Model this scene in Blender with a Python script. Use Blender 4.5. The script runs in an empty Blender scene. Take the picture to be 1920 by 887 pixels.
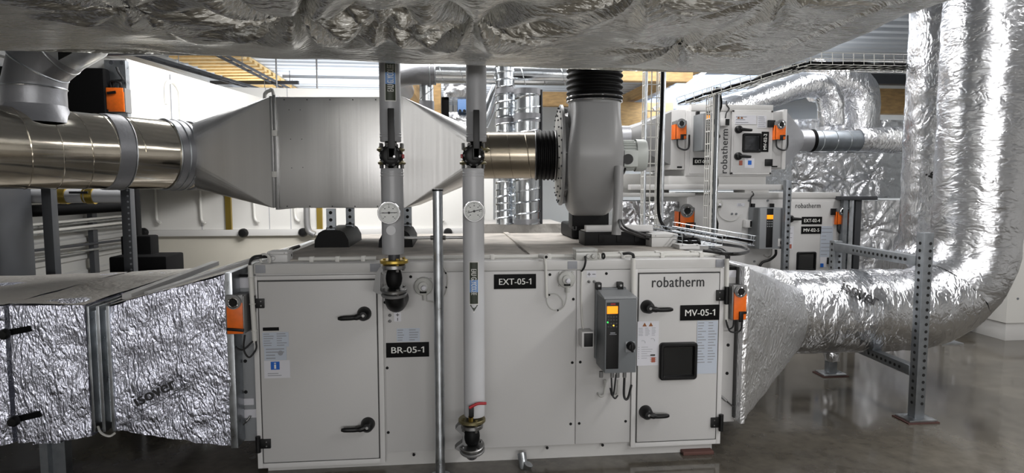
import bpy, bmesh, math, random
from mathutils import Vector, Matrix, noise

random.seed(7)
S = bpy.context.scene
COL = S.collection
V = Vector
R_ = math.radians

# ------------------------------------------------------------------ camera, light, exposure
FPX = 1150.0                       # focal length in pixels of the 1920x887 frame
PSI = R_(5.8)                      # camera turned a little to the right of the unit's normal
PIT = math.atan(92.0 / FPX)        # and tipped a little down
CAM = V((0, 0, 1.6))
cam = bpy.data.cameras.new('camera')
cam.sensor_width = 36.0
cam.lens = FPX / 1920 * 36
cam.clip_start = 0.05
camo = bpy.data.objects.new('camera', cam)
camo.location = CAM
camo.rotation_euler = (R_(90) - PIT, 0, -PSI)
COL.objects.link(camo)
S.camera = camo

S.view_settings.view_transform = 'Standard'
S.view_settings.look = 'None'
S.view_settings.exposure = 0.15
S.view_settings.gamma = 1.0
S.view_settings.use_curve_mapping = False
S.cycles.use_denoising = True
S.cycles.max_bounces = 8
S.cycles.glossy_bounces = 5
S.cycles.diffuse_bounces = 4
S.cycles.sample_clamp_indirect = 6.0
S.cycles.caustics_reflective = False
S.cycles.caustics_refractive = False

W = bpy.data.worlds.new('world')
S.world = W
W.use_nodes = True
WORLD_STRENGTH = 0.5
W.node_tree.nodes['Background'].inputs[0].default_value = (0.93, 0.96, 1.0, 1)
W.node_tree.nodes['Background'].inputs[1].default_value = WORLD_STRENGTH

def area_light(name, loc, sx, sy, power, rot=(0, 0, 0), col=(1, 0.985, 0.975)):
    l = bpy.data.lights.new(name, 'AREA')
    l.shape = 'RECTANGLE'
    l.size, l.size_y = sx, sy
    l.energy = power
    l.color = col
    o = bpy.data.objects.new(name, l)
    o.location = loc
    o.rotation_euler = rot
    COL.objects.link(o)
    return o

# ceiling luminaires assumed over the aisles, added unseen fills, and the roof light's daylight
area_light('front_fill', (0.6, -4.85, 1.95), 6.0, 0.35, 170, rot=(R_(90), 0, 0))  # added fill behind the camera, lights upright faces below the overhead duct
area_light('aisle_lamp_entrance', (0.6, -1.6, 3.55), 5.0, 0.6, 200)
area_light('aisle_lamp_right', (3.6, 1.2, 3.55), 0.35, 4.5, 120)
area_light('aisle_lamp_middle', (0.0, 5.9, 3.5), 5.5, 0.3, 120)
area_light('aisle_lamp_back', (1.4, 8.0, 3.55), 6.0, 0.4, 80)
area_light('aisle_lamp_left', (-1.2, 7.0, 3.5), 1.6, 0.3, 25)
area_light('back_fill_left', (-1.1, 6.6, 2.4), 1.2, 0.15, 60, rot=(R_(80), 0, R_(35)))  # added fill hidden behind the silencer to brighten the long white unit
area_light('aisle_lamp_side', (4.9, 5.2, 3.5), 0.4, 4.0, 80)
area_light('roof_light_daylight', (5.2, 12.0, 3.45), 2.0, 4.0, 160, col=(0.9, 0.96, 1.0))
# added upward fills, unseen, that only brighten the roof deck
area_light('deck_fill_left', (-1.5, 12.0, 2.4), 5.0, 0.8, 120, rot=(math.pi, 0, 0), col=(0.96, 0.98, 1.0))
area_light('deck_fill_right', (3.5, 8.6, 2.95), 3.0, 0.5, 70, rot=(math.pi, 0, 0), col=(0.96, 0.98, 1.0))

# ------------------------------------------------------------------ view helpers: a pixel of the photograph on a plane of the room
RV = V((math.cos(PSI), -math.sin(PSI), 0))
FV = V((math.sin(PSI), math.cos(PSI), 0))
ZV = V((0, 0, 1))
def ray(px, py):
    a, b = (px - 960.0) / FPX, (443.5 - py) / FPX
    return RV * a + FV * (math.cos(PIT) + b * math.sin(PIT)) + ZV * (b * math.cos(PIT) - math.sin(PIT))
def at(px, py, Y):
    d = ray(px, py); return CAM + d * (Y / d.y)
def atx(px, py, X):
    d = ray(px, py); return CAM + d * (X / d.x)
def atz(px, py, Z):
    d = ray(px, py); return CAM + d * ((Z - CAM.z) / d.z)
def atv(px, py, v):                 # at horizontal distance v along the view axis
    d = ray(px, py); return CAM + d * (v / d.dot(FV))

# ------------------------------------------------------------------ materials
def lin(c):
    f = lambda x: x / 12.92 if x <= 0.04045 else ((x + 0.055) / 1.055) ** 2.4
    return tuple(f(x / 255.0) for x in c) + (1,)

def material(name, col, rough=0.5, metal=0.0, vary=0.0, vscale=8.0, bump=0.0, bscale=60.0, stretch=(1, 1, 1),
             emit=0.0, rvary=0.0, coat=0.0, spec=None, aniso=0.0):
    m = bpy.data.materials.new(name)
    m.use_nodes = True
    nt = m.node_tree
    b = nt.nodes['Principled BSDF']
    b.inputs['Base Color'].default_value = lin(col)
    b.inputs['Roughness'].default_value = rough
    b.inputs['Metallic'].default_value = metal
    if spec is not None: b.inputs['Specular IOR Level'].default_value = spec
    if coat: b.inputs['Coat Weight'].default_value = coat
    if aniso: b.inputs['Anisotropic'].default_value = aniso
    if emit:
        b.inputs['Emission Color'].default_value = lin(col)
        b.inputs['Emission Strength'].default_value = emit
    if vary or bump or rvary:
        tc = nt.nodes.new('ShaderNodeTexCoord')
        mp = nt.nodes.new('ShaderNodeMapping')
        mp.inputs['Scale'].default_value = stretch
        nt.links.new(tc.outputs['Object'], mp.inputs[0])
        if vary or rvary:
            n = nt.nodes.new('ShaderNodeTexNoise')
            n.inputs['Scale'].default_value = vscale
            n.inputs['Detail'].default_value = 5
            nt.links.new(mp.outputs[0], n.inputs['Vector'])
            if vary:
                r = nt.nodes.new('ShaderNodeValToRGB')
                c0 = [max(0, x * (1 - vary)) for x in col]; c1 = [min(255, x * (1 + vary)) for x in col]
                r.color_ramp.elements[0].color = lin(c0); r.color_ramp.elements[0].position = 0.3
                r.color_ramp.elements[1].color = lin(c1); r.color_ramp.elements[1].position = 0.7
                nt.links.new(n.outputs['Fac'], r.inputs[0])
                nt.links.new(r.outputs[0], b.inputs['Base Color'])
            if rvary:
                mr = nt.nodes.new('ShaderNodeMapRange')
                mr.inputs['To Min'].default_value = max(0.02, rough - rvary); mr.inputs['To Max'].default_value = rough + rvary
                mr.inputs['From Min'].default_value = 0.3; mr.inputs['From Max'].default_value = 0.7
                nt.links.new(n.outputs['Fac'], mr.inputs[0])
                nt.links.new(mr.outputs[0], b.inputs['Roughness'])
        if bump:
            n2 = nt.nodes.new('ShaderNodeTexNoise')
            n2.inputs['Scale'].default_value = bscale
            n2.inputs['Detail'].default_value = 4
            nt.links.new(mp.outputs[0], n2.inputs['Vector'])
            bp = nt.nodes.new('ShaderNodeBump')
            bp.inputs['Strength'].default_value = bump
            bp.inputs['Distance'].default_value = 0.01
            nt.links.new(n2.outputs['Fac'], bp.inputs['Height'])
            nt.links.new(bp.outputs[0], b.inputs['Normal'])
    return m

def foil_material(name, col=(214, 215, 218), rough=0.24, big=7.0, small=26.0, strength=0.75, stretch=(1, 1, 1), dist=0.02, dust=0.0, wt=(2.2, 1.0, 0.10)):
    """crumpled aluminium facing: facets from two distorted cell patterns"""
    m = bpy.data.materials.new(name)
    m.use_nodes = True
    nt = m.node_tree; N = nt.nodes; L = nt.links
    b = N['Principled BSDF']
    b.inputs['Metallic'].default_value = 1.0
    b.inputs['Roughness'].default_value = rough
    b.inputs['Base Color'].default_value = lin(col)
    tc = N.new('ShaderNodeTexCoord'); mp = N.new('ShaderNodeMapping')
    mp.inputs['Scale'].default_value = stretch
    L.new(tc.outputs['Object'], mp.inputs[0])
    nz = N.new('ShaderNodeTexNoise'); nz.inputs['Scale'].default_value = 3.5; nz.inputs['Detail'].default_value = 4
    L.new(mp.outputs[0], nz.inputs['Vector'])
    mix = N.new('ShaderNodeMix'); mix.data_type = 'VECTOR'; mix.inputs[0].default_value = 0.28
    L.new(mp.outputs[0], mix.inputs[4]); L.new(nz.outputs['Color'], mix.inputs[5])
    def crease(sc, det):
        n = N.new('ShaderNodeTexNoise'); n.inputs['Scale'].default_value = sc; n.inputs['Detail'].default_value = det
        n.inputs['Roughness'].default_value = 0.45
        L.new(mix.outputs[1], n.inputs['Vector'])
        s_ = N.new('ShaderNodeMath'); s_.operation = 'SUBTRACT'; s_.inputs[1].default_value = 0.5; L.new(n.outputs['Fac'], s_.inputs[0])
        a_ = N.new('ShaderNodeMath'); a_.operation = 'ABSOLUTE'; L.new(s_.outputs[0], a_.inputs[0]); return a_
    c1, c2 = crease(big, 1.5), crease(small, 1.0)
    fine = N.new('ShaderNodeTexNoise'); fine.inputs['Scale'].default_value = small * 3.0; fine.inputs['Detail'].default_value = 2
    L.new(mp.outputs[0], fine.inputs['Vector'])
    m1 = N.new('ShaderNodeMath'); m1.operation = 'MULTIPLY'; m1.inputs[1].default_value = wt[0]
    L.new(c1.outputs[0], m1.inputs[0])
    m2 = N.new('ShaderNodeMath'); m2.operation = 'MULTIPLY_ADD'; m2.inputs[1].default_value = wt[1]
    L.new(c2.outputs[0], m2.inputs[0]); L.new(m1.outputs[0], m2.inputs[2])
    m3 = N.new('ShaderNodeMath'); m3.operation = 'MULTIPLY_ADD'; m3.inputs[1].default_value = wt[2]
    L.new(fine.outputs['Fac'], m3.inputs[0]); L.new(m2.outputs[0], m3.inputs[2])
    bp = N.new('ShaderNodeBump'); bp.inputs['Strength'].default_value = strength; bp.inputs['Distance'].default_value = dist
    L.new(m3.outputs[0], bp.inputs['Height']); L.new(bp.outputs[0], b.inputs['Normal'])
    if dust:
        dn = N.new('ShaderNodeTexNoise'); dn.inputs['Scale'].default_value = 2.5; dn.inputs['Detail'].default_value = 6
        L.new(tc.outputs['Object'], dn.inputs['Vector'])
        mr = N.new('ShaderNodeMapRange'); mr.inputs['From Min'].default_value = 0.35; mr.inputs['From Max'].default_value = 0.65
        mr.inputs['To Min'].default_value = 1.0 - dust; mr.inputs['To Max'].default_value = 1.0 - dust * 0.4
        L.new(dn.outputs['Fac'], mr.inputs[0]); L.new(mr.outputs[0], b.inputs['Metallic'])
        b.inputs['Roughness'].default_value = rough + 0.15
    return m

M = {}
M['panel'] = material('powder_coat_light_grey', (199, 198, 197), 0.42, vary=0.012, vscale=2.0, bump=0.05, bscale=220)
M['frame_white'] = material('powder_coat_frame', (211, 210, 209), 0.4)
M['cap'] = material('powder_coat_cap', (203, 202, 200), 0.42)
M['grey_cap'] = material('grey_plastic_cap', (150, 152, 158), 0.5)
M['white_back'] = material('white_sheet', (222, 221, 217), 0.45)
M['cream'] = material('cream_sheet', (200, 196, 184), 0.4)
M['dusty_top'] = material('dusty_top_sheet', (176, 170, 162), 0.8, vary=0.12, vscale=5)
M['gasket'] = material('dark_gasket', (70, 70, 70), 0.7)
M['black'] = material('black_plastic', (15, 15, 16), 0.42, spec=0.3)
M['black_matt'] = material('black_matt', (8, 8, 9), 0.75, spec=0.12)
M['rubber'] = material('black_rubber', (7, 7, 8), 0.55, spec=0.2)
M['orange'] = material('orange_plastic', (240, 112, 28), 0.4, vary=0.04, vscale=30)
M['alu_case'] = material('cast_grey_case', (128, 128, 128), 0.45, metal=0.35)
M['galv'] = material('galvanised_steel', (186, 190, 194), 0.34, metal=1.0, vary=0.08, vscale=14, rvary=0.08)
M['galv_bright'] = material('bright_spiral_duct', (214, 218, 222), 0.2, metal=1.0, vary=0.04, vscale=9, bump=0.08, bscale=8)
M['duct_warm'] = material('polished_spiral_duct', (212, 204, 190), 0.13, metal=1.0, vary=0.05, vscale=6, bump=0.12, bscale=5)
M['duct_brown'] = material('dull_spiral_duct', (150, 141, 126), 0.26, metal=1.0, vary=0.05, vscale=6)
M['stainless'] = material('brushed_stainless', (204, 203, 202), 0.36, metal=1.0, vary=0.05, vscale=3, bump=0.06, bscale=40, stretch=(1, 1, 0.02), rvary=0.05)
M['galv_dark'] = material('grey_spiral_duct', (128, 134, 140), 0.36, metal=0.85, vary=0.06, vscale=10)
M['tape'] = material('grey_duct_tape', (150, 151, 155), 0.42, metal=0.55, bump=0.2, bscale=30)
M['steel'] = material('plain_steel', (150, 150, 150), 0.35, metal=1.0)
M['dark_steel'] = material('dark_painted_steel', (58, 60, 64), 0.5)
M['strut'] = material('perforated_strut', (138, 142, 146), 0.42, metal=0.8, vary=0.06, vscale=20)
M['hole'] = material('dark_hole', (14, 14, 14), 0.9)
M['brass'] = material('brass', (196, 168, 84), 0.3, metal=1.0)
M['brown_flange'] = material('passivated_flange', (132, 124, 92), 0.4, metal=0.8)
M['pipe_grey'] = material('grey_pipe_jacket', (172, 173, 176), 0.36, vary=0.02, vscale=4)
M['pipe_light'] = material('light_pipe_jacket', (206, 207, 210), 0.36, vary=0.02, vscale=4)
M['dial'] = material('dial_white', (222, 224, 222), 0.4)
M['chrome'] = material('chrome_ring', (210, 210, 212), 0.12, metal=1.0)
M['sign_black'] = material('sign_black', (8, 8, 9), 0.6, spec=0.15)
M['sign_white'] = material('sign_white', (232, 232, 228), 0.5)
M['logo'] = material('logo_black', (40, 40, 42), 0.5)
M['print'] = material('small_grey_print', (150, 152, 158), 0.7)
M['sticker'] = material('sticker_white', (216, 216, 222), 0.5)
M['sticker_blue'] = material('sticker_pale_blue', (188, 196, 208), 0.5)
M['info_blue'] = material('info_blue', (20, 96, 190), 0.5)
M['warn'] = material('warning_brown', (140, 82, 30), 0.5)
M['red_mark'] = material('red_brown_mark', (168, 92, 72), 0.5)
M['red'] = material('red_lever', (170, 28, 38), 0.4)
M['green'] = material('label_green', (36, 44, 28), 0.5)
M['blue_label'] = material('label_blue', (112, 148, 200), 0.5)
M['vfd'] = material('drive_grey', (112, 116, 119), 0.45)
M['vfd_light'] = material('drive_light_grey', (146, 149, 152), 0.45)
M['screen'] = material('lit_orange_screen', (255, 150, 20), 0.4, emit=0.9)
M['led_g'] = material('lit_green_lamp', (60, 255, 90), 0.4, emit=1.5)
M['led_y'] = material('lit_yellow_lamp', (255, 190, 70), 0.4, emit=1.6)
M['clear'] = material('milky_clear_plastic', (186, 186, 182), 0.25)
M['conduit'] = material('white_conduit', (214, 213, 208), 0.4)
M['cable'] = material('black_cable', (20, 20, 21), 0.5)
M['fan'] = material('grey_plastic_fan', (150, 150, 150), 0.36, vary=0.015, vscale=4)
M['fan_plate'] = material('pale_fan_plate', (186, 185, 180), 0.45)
M['motor'] = material('motor_grey', (190, 194, 190), 0.4)
M['wood'] = material('glulam_wood', (186, 152, 104), 0.65, vary=0.12, vscale=6, stretch=(1, 0.15, 4))
M['ceil'] = material('white_ceiling_deck', (214, 219, 226), 0.45)
M['ceil_warm'] = material('straw_ceiling_board', (226, 196, 140), 0.6, vary=0.08, vscale=10)
M['wall'] = material('grey_corrugated_wall', (176, 176, 174), 0.4, metal=0.25)
M['wall_white'] = material('white_wall', (214, 213, 210), 0.6)
M['sky'] = material('roof_light_glass', (196, 216, 248), 0.3, emit=1.3)
M['foil'] = foil_material('foil_wrap', big=7, small=22, strength=0.65, rough=0.3)
M['foil_duct'] = foil_material('foil_wrap_round', big=6, small=22, strength=0.62, stretch=(1.5, 0.8, 0.8), rough=0.27)
M['foil_col'] = foil_material('foil_wrap_column', big=5, small=18, strength=0.5, stretch=(0.8, 0.8, 1.6), rough=0.28)
M['foil_dimple'] = foil_material('foil_wrap_dimpled', big=16, small=34, strength=0.34, stretch=(1, 1, 0.6), rough=0.26)
M['foil_over'] = foil_material('foil_wrap_overhead', col=(232, 232, 228), big=1.8, small=15, strength=0.75, stretch=(0.5, 1.5, 1), rough=0.27, dist=0.03, wt=(1.0, 0.6, 0.3))
M['foil_front'] = foil_material('foil_wrap_loose', col=(206, 208, 222), big=5, small=30, strength=0.8, stretch=(1.5, 1.2, 0.6), rough=0.3, wt=(1.1, 1.1, 0.35))
M['foil_cone'] = foil_material('foil_wrap_taut', col=(244, 245, 247), big=6, small=34, strength=0.8, stretch=(1, 1, 0.6), rough=0.36, wt=(1.2, 1.1, 0.3))
M['foil_top'] = foil_material('foil_wrap_dusty', col=(190, 186, 180), big=4, small=18, strength=0.5, rough=0.4, dust=0.65)

def window_glass():
    m = material('dark_window_glass', (18, 20, 22), 0.06, spec=0.8)
    return m
M['glass'] = window_glass()

def concrete():
    m = bpy.data.materials.new('polished_concrete'); m.use_nodes = True
    nt = m.node_tree; N = nt.nodes; L = nt.links; b = N['Principled BSDF']
    tc = N.new('ShaderNodeTexCoord')
    n = N.new('ShaderNodeTexNoise'); n.inputs['Scale'].default_value = 1.1; n.inputs['Detail'].default_value = 8; n.inputs['Roughness'].default_value = 0.6
    n2 = N.new('ShaderNodeTexNoise'); n2.inputs['Scale'].default_value = 14; n2.inputs['Detail'].default_value = 6
    L.new(tc.outputs['Object'], n.inputs['Vector']); L.new(tc.outputs['Object'], n2.inputs['Vector'])
    mx = N.new('ShaderNodeMix'); mx.inputs[0].default_value = 0.35
    L.new(n.outputs['Fac'], mx.inputs[2]); L.new(n2.outputs['Fac'], mx.inputs[3])
    r = N.new('ShaderNodeValToRGB')
    r.color_ramp.elements[0].position = 0.36; r.color_ramp.elements[0].color = lin((66, 62, 56))
    r.color_ramp.elements[1].position = 0.66; r.color_ramp.elements[1].color = lin((102, 97, 88))
    L.new(mx.outputs[0], r.inputs[0]); L.new(r.outputs[0], b.inputs['Base Color'])
    mr = N.new('ShaderNodeMapRange'); mr.inputs['From Min'].default_value = 0.3; mr.inputs['From Max'].default_value = 0.7
    mr.inputs['To Min'].default_value = 0.06; mr.inputs['To Max'].default_value = 0.16
    L.new(n.outputs['Fac'], mr.inputs[0]); L.new(mr.outputs[0], b.inputs['Roughness'])
    b.inputs['Specular IOR Level'].default_value = 0.75
    return m
M['floor'] = concrete()

# ------------------------------------------------------------------ mesh helpers
def frame_of(axis):
    a = V(axis).normalized()
    t = V((0, 0, 1)) if abs(a.z) < 0.9 else V((1, 0, 0))
    u = t.cross(a).normalized(); w = a.cross(u).normalized()
    return a, u, w

class MB:
    def __init__(self): self.bm = bmesh.new()
    def box(self, x0, x1, y0, y1, z0, z1, bev=0.0, seg=2):
        if x0 > x1: x0, x1 = x1, x0
        if y0 > y1: y0, y1 = y1, y0
        if z0 > z1: z0, z1 = z1, z0
        r = bmesh.ops.create_cube(self.bm, size=1.0)
        for v in r['verts']:
            v.co = V(((x0 + x1) / 2 + v.co.x * (x1 - x0), (y0 + y1) / 2 + v.co.y * (y1 - y0), (z0 + z1) / 2 + v.co.z * (z1 - z0)))
        if bev:
            es = list({e for v in r['verts'] for e in v.link_edges})
            bmesh.ops.bevel(self.bm, geom=es, offset=bev, segments=seg, affect='EDGES', profile=0.6)
        return self
    def hexa(self, b, t):            # four bottom and four top corners, same winding
        vb = [self.bm.verts.new(p) for p in b]; vt = [self.bm.verts.new(p) for p in t]
        n = len(vb)
        self.bm.faces.new(vb[::-1]); self.bm.faces.new(vt)
        for i in range(n): self.bm.faces.new((vb[i], vb[(i + 1) % n], vt[(i + 1) % n], vt[i]))
        return self
    def obox(self, c, ax, ay, az, sx, sy, sz, bev=0.0):   # oriented box
        s = len(self.bm.verts)
        m = MB().box(-sx / 2, sx / 2, -sy / 2, sy / 2, -sz / 2, sz / 2, bev)
        X = Matrix((V(ax).normalized(), V(ay).normalized(), V(az).normalized())).transposed().to_4x4()
        X.translation = V(c)
        m.bm.transform(X); self.merge(m)
        return self
    def bar(self, p0, p1, w, h, up=(0, 0, 1), bev=0.0):   # rectangular bar from p0 to p1
        p0, p1 = V(p0), V(p1); a = (p1 - p0).normalized()
        u = V(up).cross(a)
        if u.length < 1e-4: u = V((1, 0, 0)).cross(a)
        u.normalize(); w2 = a.cross(u)
        return self.obox((p0 + p1) / 2, a, u, w2, (p1 - p0).length, w, h, bev)
    def merge(self, o):
        me = bpy.data.meshes.new('t'); o.bm.to_mesh(me); self.bm.from_mesh(me); bpy.data.meshes.remove(me); o.bm.free()
        return self
    def cyl(self, p0, p1, r0, r1=None, seg=24, cap=True):
        p0, p1 = V(p0), V(p1); r1 = r0 if r1 is None else r1
        a, u, w = frame_of(p1 - p0)
        A = []; B = []
        for i in range(seg):
            t = 2 * math.pi * i / seg; d = u * math.cos(t) + w * math.sin(t)
            A.append(self.bm.verts.new(p0 + d * r0)); B.append(self.bm.verts.new(p1 + d * r1))
        for i in range(seg):
            j = (i + 1) % seg; self.bm.faces.new((A[i], A[j], B[j], B[i]))
        if cap:
            self.bm.faces.new(A[::-1]); self.bm.faces.new(B)
        return self
    def lathe(self, prof, o, axis, seg=32):   # prof: (radius, height) along axis
        o = V(o); a, u, w = frame_of(axis); rings = []
        for r, h in prof:
            if r < 1e-6: rings.append([self.bm.verts.new(o + a * h)])
            else: rings.append([self.bm.verts.new(o + a * h + (u * math.cos(2 * math.pi * i / seg) + w * math.sin(2 * math.pi * i / seg)) * r) for i in range(seg)])
        for A, B in zip(rings, rings[1:]):
            for i in range(seg):
                j = (i + 1) % seg
                if len(A) == 1 and len(B) == 1: continue
                if len(A) == 1: self.bm.faces.new((A[0], B[j], B[i]))
                elif len(B) == 1: self.bm.faces.new((A[i], A[j], B[0]))
                else: self.bm.faces.new((A[i], A[j], B[j], B[i]))
        return self
    def tube(self, pts, r, seg=8, closed=False, cap=True):
        pts = [V(p) for p in pts]; n = len(pts)
        rs = r if isinstance(r, (list, tuple)) else [r] * n
        tang = []
        for i in range(n):
            if closed: t = pts[(i + 1) % n] - pts[i - 1]
            else: t = pts[min(n - 1, i + 1)] - pts[max(0, i - 1)]
            tang.append(t.normalized())
        a, u, w = frame_of(tang[0]); rings = []
        for i in range(n):
            if i:
                q = tang[i - 1].rotation_difference(tang[i]); u = q @ u
            u = (u - tang[i] * u.dot(tang[i])).normalized(); w = tang[i].cross(u)
            rings.append([self.bm.verts.new(pts[i] + (u * math.cos(2 * math.pi * k / seg) + w * math.sin(2 * math.pi * k / seg)) * rs[i]) for k in range(seg)])
        m = n if closed else n - 1
        for i in range(m):
            A, B = rings[i], rings[(i + 1) % n]
            for k in range(seg):
                j = (k + 1) % seg; self.bm.faces.new((A[k], A[j], B[j], B[k]))
        if cap and not closed:
            self.bm.faces.new(rings[0][::-1]); self.bm.faces.new(rings[-1])
        return self
    def torus(self, c, axis, R, r, seg=32, ms=8):
        a, u, w = frame_of(axis); c = V(c)
        return self.tube([c + (u * math.cos(2 * math.pi * i / seg) + w * math.sin(2 * math.pi * i / seg)) * R for i in range(seg)], r, ms, closed=True)
    def helix(self, p0, p1, R, pitch, r, start=0.0, seg=28):
        p0, p1 = V(p0), V(p1); a, u, w = frame_of(p1 - p0); Ln = (p1 - p0).length
        n = int(Ln / pitch * seg); pts = []
        for i in range(n + 1):
            t = i / seg * 2 * math.pi + start
            pts.append(p0 + a * (Ln * i / n) + (u * math.cos(t) + w * math.sin(t)) * R)
        return self.tube(pts, r, 5)
    def grid(self, fn, nu, nv, closeu=False, closev=False):
        g = [[self.bm.verts.new(fn(i / (nu if closeu else nu - 1), j / (nv if closev else nv - 1))) for j in range(nv)] for i in range(nu)]
        for i in range(nu if closeu else nu - 1):
            for j in range(nv if closev else nv - 1):
                a, b = g[i], g[(i + 1) % nu]; j2 = (j + 1) % nv
                self.bm.faces.new((a[j], b[j], b[j2], a[j2]))
        return self
    def prism(self, poly, vec):
        vec = V(vec)
        A = [self.bm.verts.new(V(p)) for p in poly]; B = [self.bm.verts.new(V(p) + vec) for p in poly]
        n = len(A)
        self.bm.faces.new(A[::-1]); self.bm.faces.new(B)
        for i in range(n): self.bm.faces.new((A[i], A[(i + 1) % n], B[(i + 1) % n], B[i]))
        return self
    def sphere(self, c, r, sx=1, sy=1, sz=1, n=16):
        q = bmesh.ops.create_uvsphere(self.bm, u_segments=n, v_segments=n // 2 + 2, radius=r)
        for v in q['verts']: v.co = V((v.co.x * sx, v.co.y * sy, v.co.z * sz)) + V(c)
        return self
    def subdivide(self, cuts):
        bmesh.ops.subdivide_edges(self.bm, edges=list(self.bm.edges), cuts=cuts, use_grid_fill=True)
        return self
    def crumple(self, amp, scale, seed=0, stretch=(1, 1, 1)):
        bm = self.bm; bmesh.ops.recalc_face_normals(bm, faces=bm.faces); bm.normal_update()
        off = V((seed * 3.7, seed * 1.3, seed * 7.1)); mv = []
        for v in bm.verts:
            p = V((v.co.x * stretch[0], v.co.y * stretch[1], v.co.z * stretch[2])) * scale + off
            n = noise.noise(p) + 0.55 * (1 - 2 * abs(noise.noise(p * 2.1))) + 0.3 * (1 - 2 * abs(noise.noise(p * 4.4)))
            mv.append((v, v.normal * (amp * n)))
        for v, d in mv: v.co += d
        return self
    def build(self, name, mat, root=None, parent=None, label=None, cat=None, group=None, kind=None, smooth=35):
        bm = self.bm
        bmesh.ops.recalc_face_normals(bm, faces=bm.faces)
        if root is None:
            xs = [v.co for v in bm.verts]
            o0 = V(((min(p.x for p in xs) + max(p.x for p in xs)) / 2, (min(p.y for p in xs) + max(p.y for p in xs)) / 2, min(p.z for p in xs)))
        else: o0 = root.location.copy()
        bmesh.ops.translate(bm, verts=bm.verts, vec=-o0)
        me = bpy.data.meshes.new(name)
        bm.to_mesh(me); bm.free()
        if smooth:
            me.shade_smooth(); me.set_sharp_from_angle(angle=R_(smooth))
        me.materials.append(M[mat] if isinstance(mat, str) else mat)
        ob = bpy.data.objects.new(name, me)
        COL.objects.link(ob)
        if root is None: ob.location = o0
        else: ob.parent = parent or root
        if label: ob['label'] = label
        if cat: ob['category'] = cat
        if group: ob['group'] = group
        if kind: ob['kind'] = kind
        return ob

def thing(name, label, cat, loc, group=None):
    o = bpy.data.objects.new(name, None); o.empty_display_size = 0.1
    COL.objects.link(o); o.location = V(loc)
    o['label'] = label; o['category'] = cat
    if group: o['group'] = group
    return o

def text_mb(s, spacing=1.0):
    cu = bpy.data.curves.new('t', 'FONT'); cu.body = s; cu.resolution_u = 3; cu.space_character = spacing
    ob = bpy.data.objects.new('t', cu)
    me = bpy.data.meshes.new_from_object(ob)
    m = MB(); m.bm.from_mesh(me)
    bpy.data.objects.remove(ob); bpy.data.curves.remove(cu); bpy.data.meshes.remove(me)
    return m

def flag_ones(m, s):
    """gives each figure 1 its slanting flag"""
    s = s.replace(' ', ''); bm = m.bm; seen = set(); isl = []
    for v in bm.verts:
        if v in seen: continue
        st = [v]; seen.add(v); comp = []
        while st:
            a = st.pop(); comp.append(a)
            for e in a.link_edges:
                b = e.other_vert(a)
                if b not in seen: seen.add(b); st.append(b)
        isl.append(comp)
    if len(isl) != len(s): return
    isl.sort(key=lambda c: sum(v.co.x for v in c) / len(c))
    for ch, c in zip(s, isl):
        if ch != '1': continue
        x0 = min(v.co.x for v in c); x1 = max(v.co.x for v in c); y1 = max(v.co.y for v in c); h = y1 - min(v.co.y for v in c)
        if x1 - x0 > .3 * h: continue
        bm.faces.new([bm.verts.new(p) for p in ((x0 + .01, y1, 0), (x0 - .24 * h, y1 - .2 * h, 0), (x0 - .24 * h, y1 - .31 * h, 0), (x0 + .01, y1 - .17 * h, 0))])

def lettering(s, c, right, up, w, h, mat, root, parent, name='lettering', fn=None, spacing=1.0, bold=0.0, label=None):
    """flat letters filling a w x h rectangle centred on c"""
    m = text_mb(s, spacing)
    if '1' in s: flag_ones(m, s)
    xs = [v.co.x for v in m.bm.verts]; ys = [v.co.y for v in m.bm.verts]
    x0, x1, y0, y1 = min(xs), max(xs), min(ys), max(ys)
    c, right, up = V(c), V(right).normalized(), V(up).normalized()
    if bold:                         # second impression a hair aside thickens the strokes
        g = bmesh.ops.duplicate(m.bm, geom=list(m.bm.verts) + list(m.bm.edges) + list(m.bm.faces))
        nrm0 = [v for v in g['geom'] if isinstance(v, bmesh.types.BMVert)]
        for v in nrm0: v.co.x += bold; v.co.z += 0.002
    n = right.cross(up)
    for v in m.bm.verts:
        a = ((v.co.x - x0) / (x1 - x0) - 0.5) * w; b = ((v.co.y - y0) / (y1 - y0) - 0.5) * h; z = v.co.z * 0.1
        v.co = fn(a, b) if fn else c + right * a + up * b + n * z
    return m.build(name, mat, root, parent, label=label, smooth=0)

def arc_pts(p0, p1, p2, n=10):       # smooth bend through three points (quadratic)
    p0, p1, p2 = V(p0), V(p1), V(p2)
    return [p0 * (1 - t) ** 2 + p1 * 2 * t * (1 - t) + p2 * t * t for t in [i / n for i in range(n + 1)]]
def spline(pts, n=8):                # Catmull-Rom
    P = [V(p) for p in pts]; P = [P[0] * 2 - P[1]] + P + [P[-1] * 2 - P[-2]]; out = []
    for i in range(1, len(P) - 2):
        for k in range(n):
            t = k / n; a, b, c, d = P[i - 1], P[i], P[i + 1], P[i + 2]
            out.append(0.5 * ((2 * b) + (c - a) * t + (2 * a - 5 * b + 4 * c - d) * t * t + (3 * b - a - 3 * c + d) * t ** 3))
    out.append(P[-2]); return out
def dense(p0, p1, n):
    p0, p1 = V(p0), V(p1); return [p0.lerp(p1, i / n) for i in range(n + 1)]
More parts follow.
